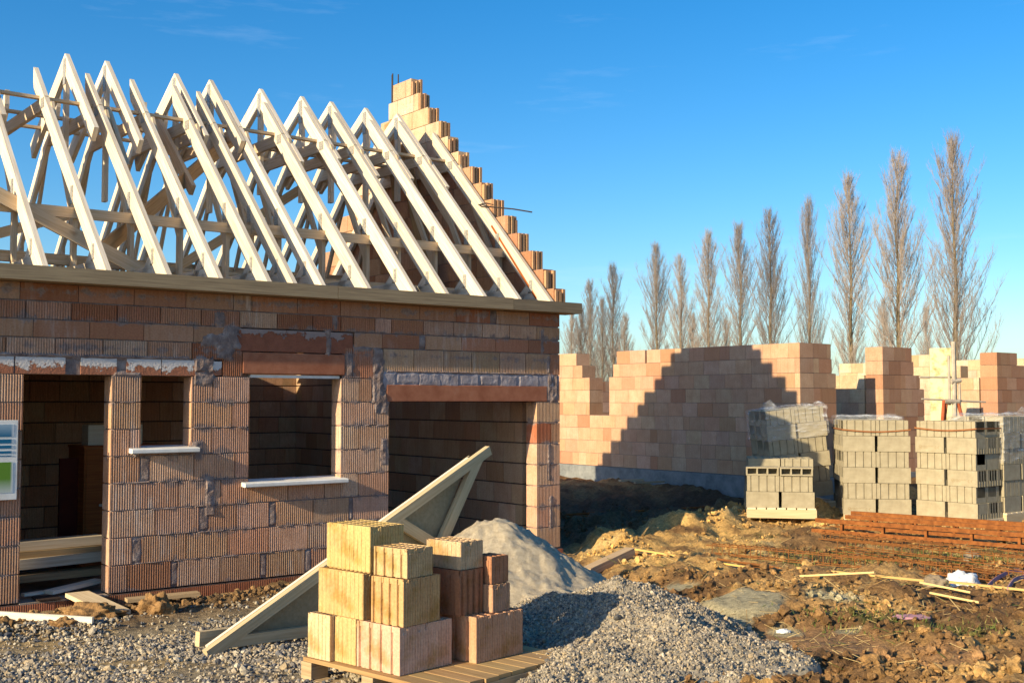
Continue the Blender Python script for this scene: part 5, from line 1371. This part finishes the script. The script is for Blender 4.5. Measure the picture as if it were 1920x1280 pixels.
TREES = [(1795, 255, 'tallest bare poplar, rightmost of the row'), (1687, 290, 'second bare poplar from the right end of the row'), (1598, 328, 'third bare poplar from the right end of the row'), (1520, 375, 'slim bare poplar just left of the wall corner of the second house'),
         (1447, 398, 'fifth bare poplar from the right end of the row'), (1390, 420, 'sixth bare poplar from the right end of the row'), (1330, 437, 'seventh bare poplar from the right, with leaning side limbs'), (1278, 482, 'low slim bare poplar between two taller ones'), (1232, 458, 'bare poplar right of the wide gap in the row'),
         (1150, 498, 'bare poplar left of the wide gap in the row'), (1107, 528, 'bare poplar second from the unroofed house corner'), (1072, 585, 'small bare poplar hard by the unroofed house corner'), (1362, 600, 'small far bare poplar half hidden between the sixth and seventh'), (1300, 590, 'small far bare poplar behind the low slim one'),
         (1090, 575, 'faint far bare poplar between the two trees nearest the house corner'), (1130, 560, 'faint far bare poplar close left of the tree beside the wide gap'), (1172, 590, 'faint low bare poplar standing inside the wide gap of the row'), (1660, 560, 'low far bare poplar between the second and third from the right'), (1740, 575, 'low far bare poplar between the two rightmost tall ones')]
for i, (px, py, lab) in enumerate(TREES):
    Hs = 19.5 if i < 12 else 12; dy = 750 - py; Y = (Hs - CZ - .0) * F / dy
    if i >= 12: Y = 140
    Hs = CZ + dy / F * Y
    p = aty(px, 750, Y); e = empty('poplar_tree', (p.x, p.y, -.12), i * 1.7, label=lab, cat='tree', group='bare poplars in the row')
    s = (Hs + .12) / 20; wsc = s * (1.0 if i != 3 else .75); e.scale = (wsc, wsc, s)
    t, c = PV[i % 3]
    for nm, me in (('trunk', t), ('crown', c)):
        o = bpy.data.objects.new(nm, me); COL.objects.link(o); o.parent = e
# ------------------------------------------------------------------ camera, light, sky
cam = bpy.data.cameras.new('camera'); co = bpy.data.objects.new('camera', cam); COL.objects.link(co)
cam.sensor_width = 36; cam.lens = F / 1920 * 36; cam.clip_end = 9000; cam.clip_start = .1
co.location = (0, 0, CZ); co.rotation_euler = (math.pi / 2 + TH, 0, 0); SC.camera = co
D = (HU * 1.0 + HV * .105 + Vector((0, 0, -.37))).normalized()
sun = bpy.data.lights.new('sun', 'SUN'); so = bpy.data.objects.new('sun', sun); COL.objects.link(so)
sun.energy = 5.0; sun.angle = math.radians(.5); sun.color = (1, .82, .52); so.rotation_euler = D.to_track_quat('-Z', 'Y').to_euler(); so.location = (-10, -10, 12)
elev = math.asin(-D.z); az = math.atan2(-D.x, -D.y)
wd = bpy.data.worlds.new('World'); SC.world = wd; wd.use_nodes = True; nt = wd.node_tree; bg = nt.nodes['Background']
sky = nd(nt, 'ShaderNodeTexSky'); sky.sky_type = 'NISHITA'; sky.sun_disc = False; sky.sun_elevation = elev; sky.sun_rotation = az; sky.air_density = 1.0; sky.dust_density = 1.0; sky.ozone_density = 3.0; sky.altitude = 200
hs = nd(nt, 'ShaderNodeHueSaturation', Saturation=1.34, Value=1.0); lk(nt, mix(nt, 1.0, sky.outputs[0], (.95, 1.0, 1.04), 'MULTIPLY'), hs.inputs['Color'])
tc = nd(nt, 'ShaderNodeTexCoord'); mp = nd(nt, 'ShaderNodeMapping'); mp.inputs['Scale'].default_value = (1.2, 1.2, 9); mp.inputs['Rotation'].default_value = (.05, .1, .9); lk(nt, tc.outputs['Generated'], mp.inputs[0])
cn = noise_n(nt, 2.1, 9, .62, mp.outputs[0]); cm = ramp(nt, cn, [(.59, (0, 0, 0)), (.92, (.24, .24, .24))])
lk(nt, mix(nt, cm, hs.outputs[0], (6.5, 7.2, 8.0)), bg.inputs[0]); bg.inputs[1].default_value = .108
SC.view_settings.view_transform = 'Standard'; SC.view_settings.look = 'None'; SC.view_settings.exposure = .75; SC.view_settings.gamma = 1
SC.render.film_transparent = False
try:
    SC.cycles.max_bounces = 6; SC.cycles.transparent_max_bounces = 12
except Exception: pass
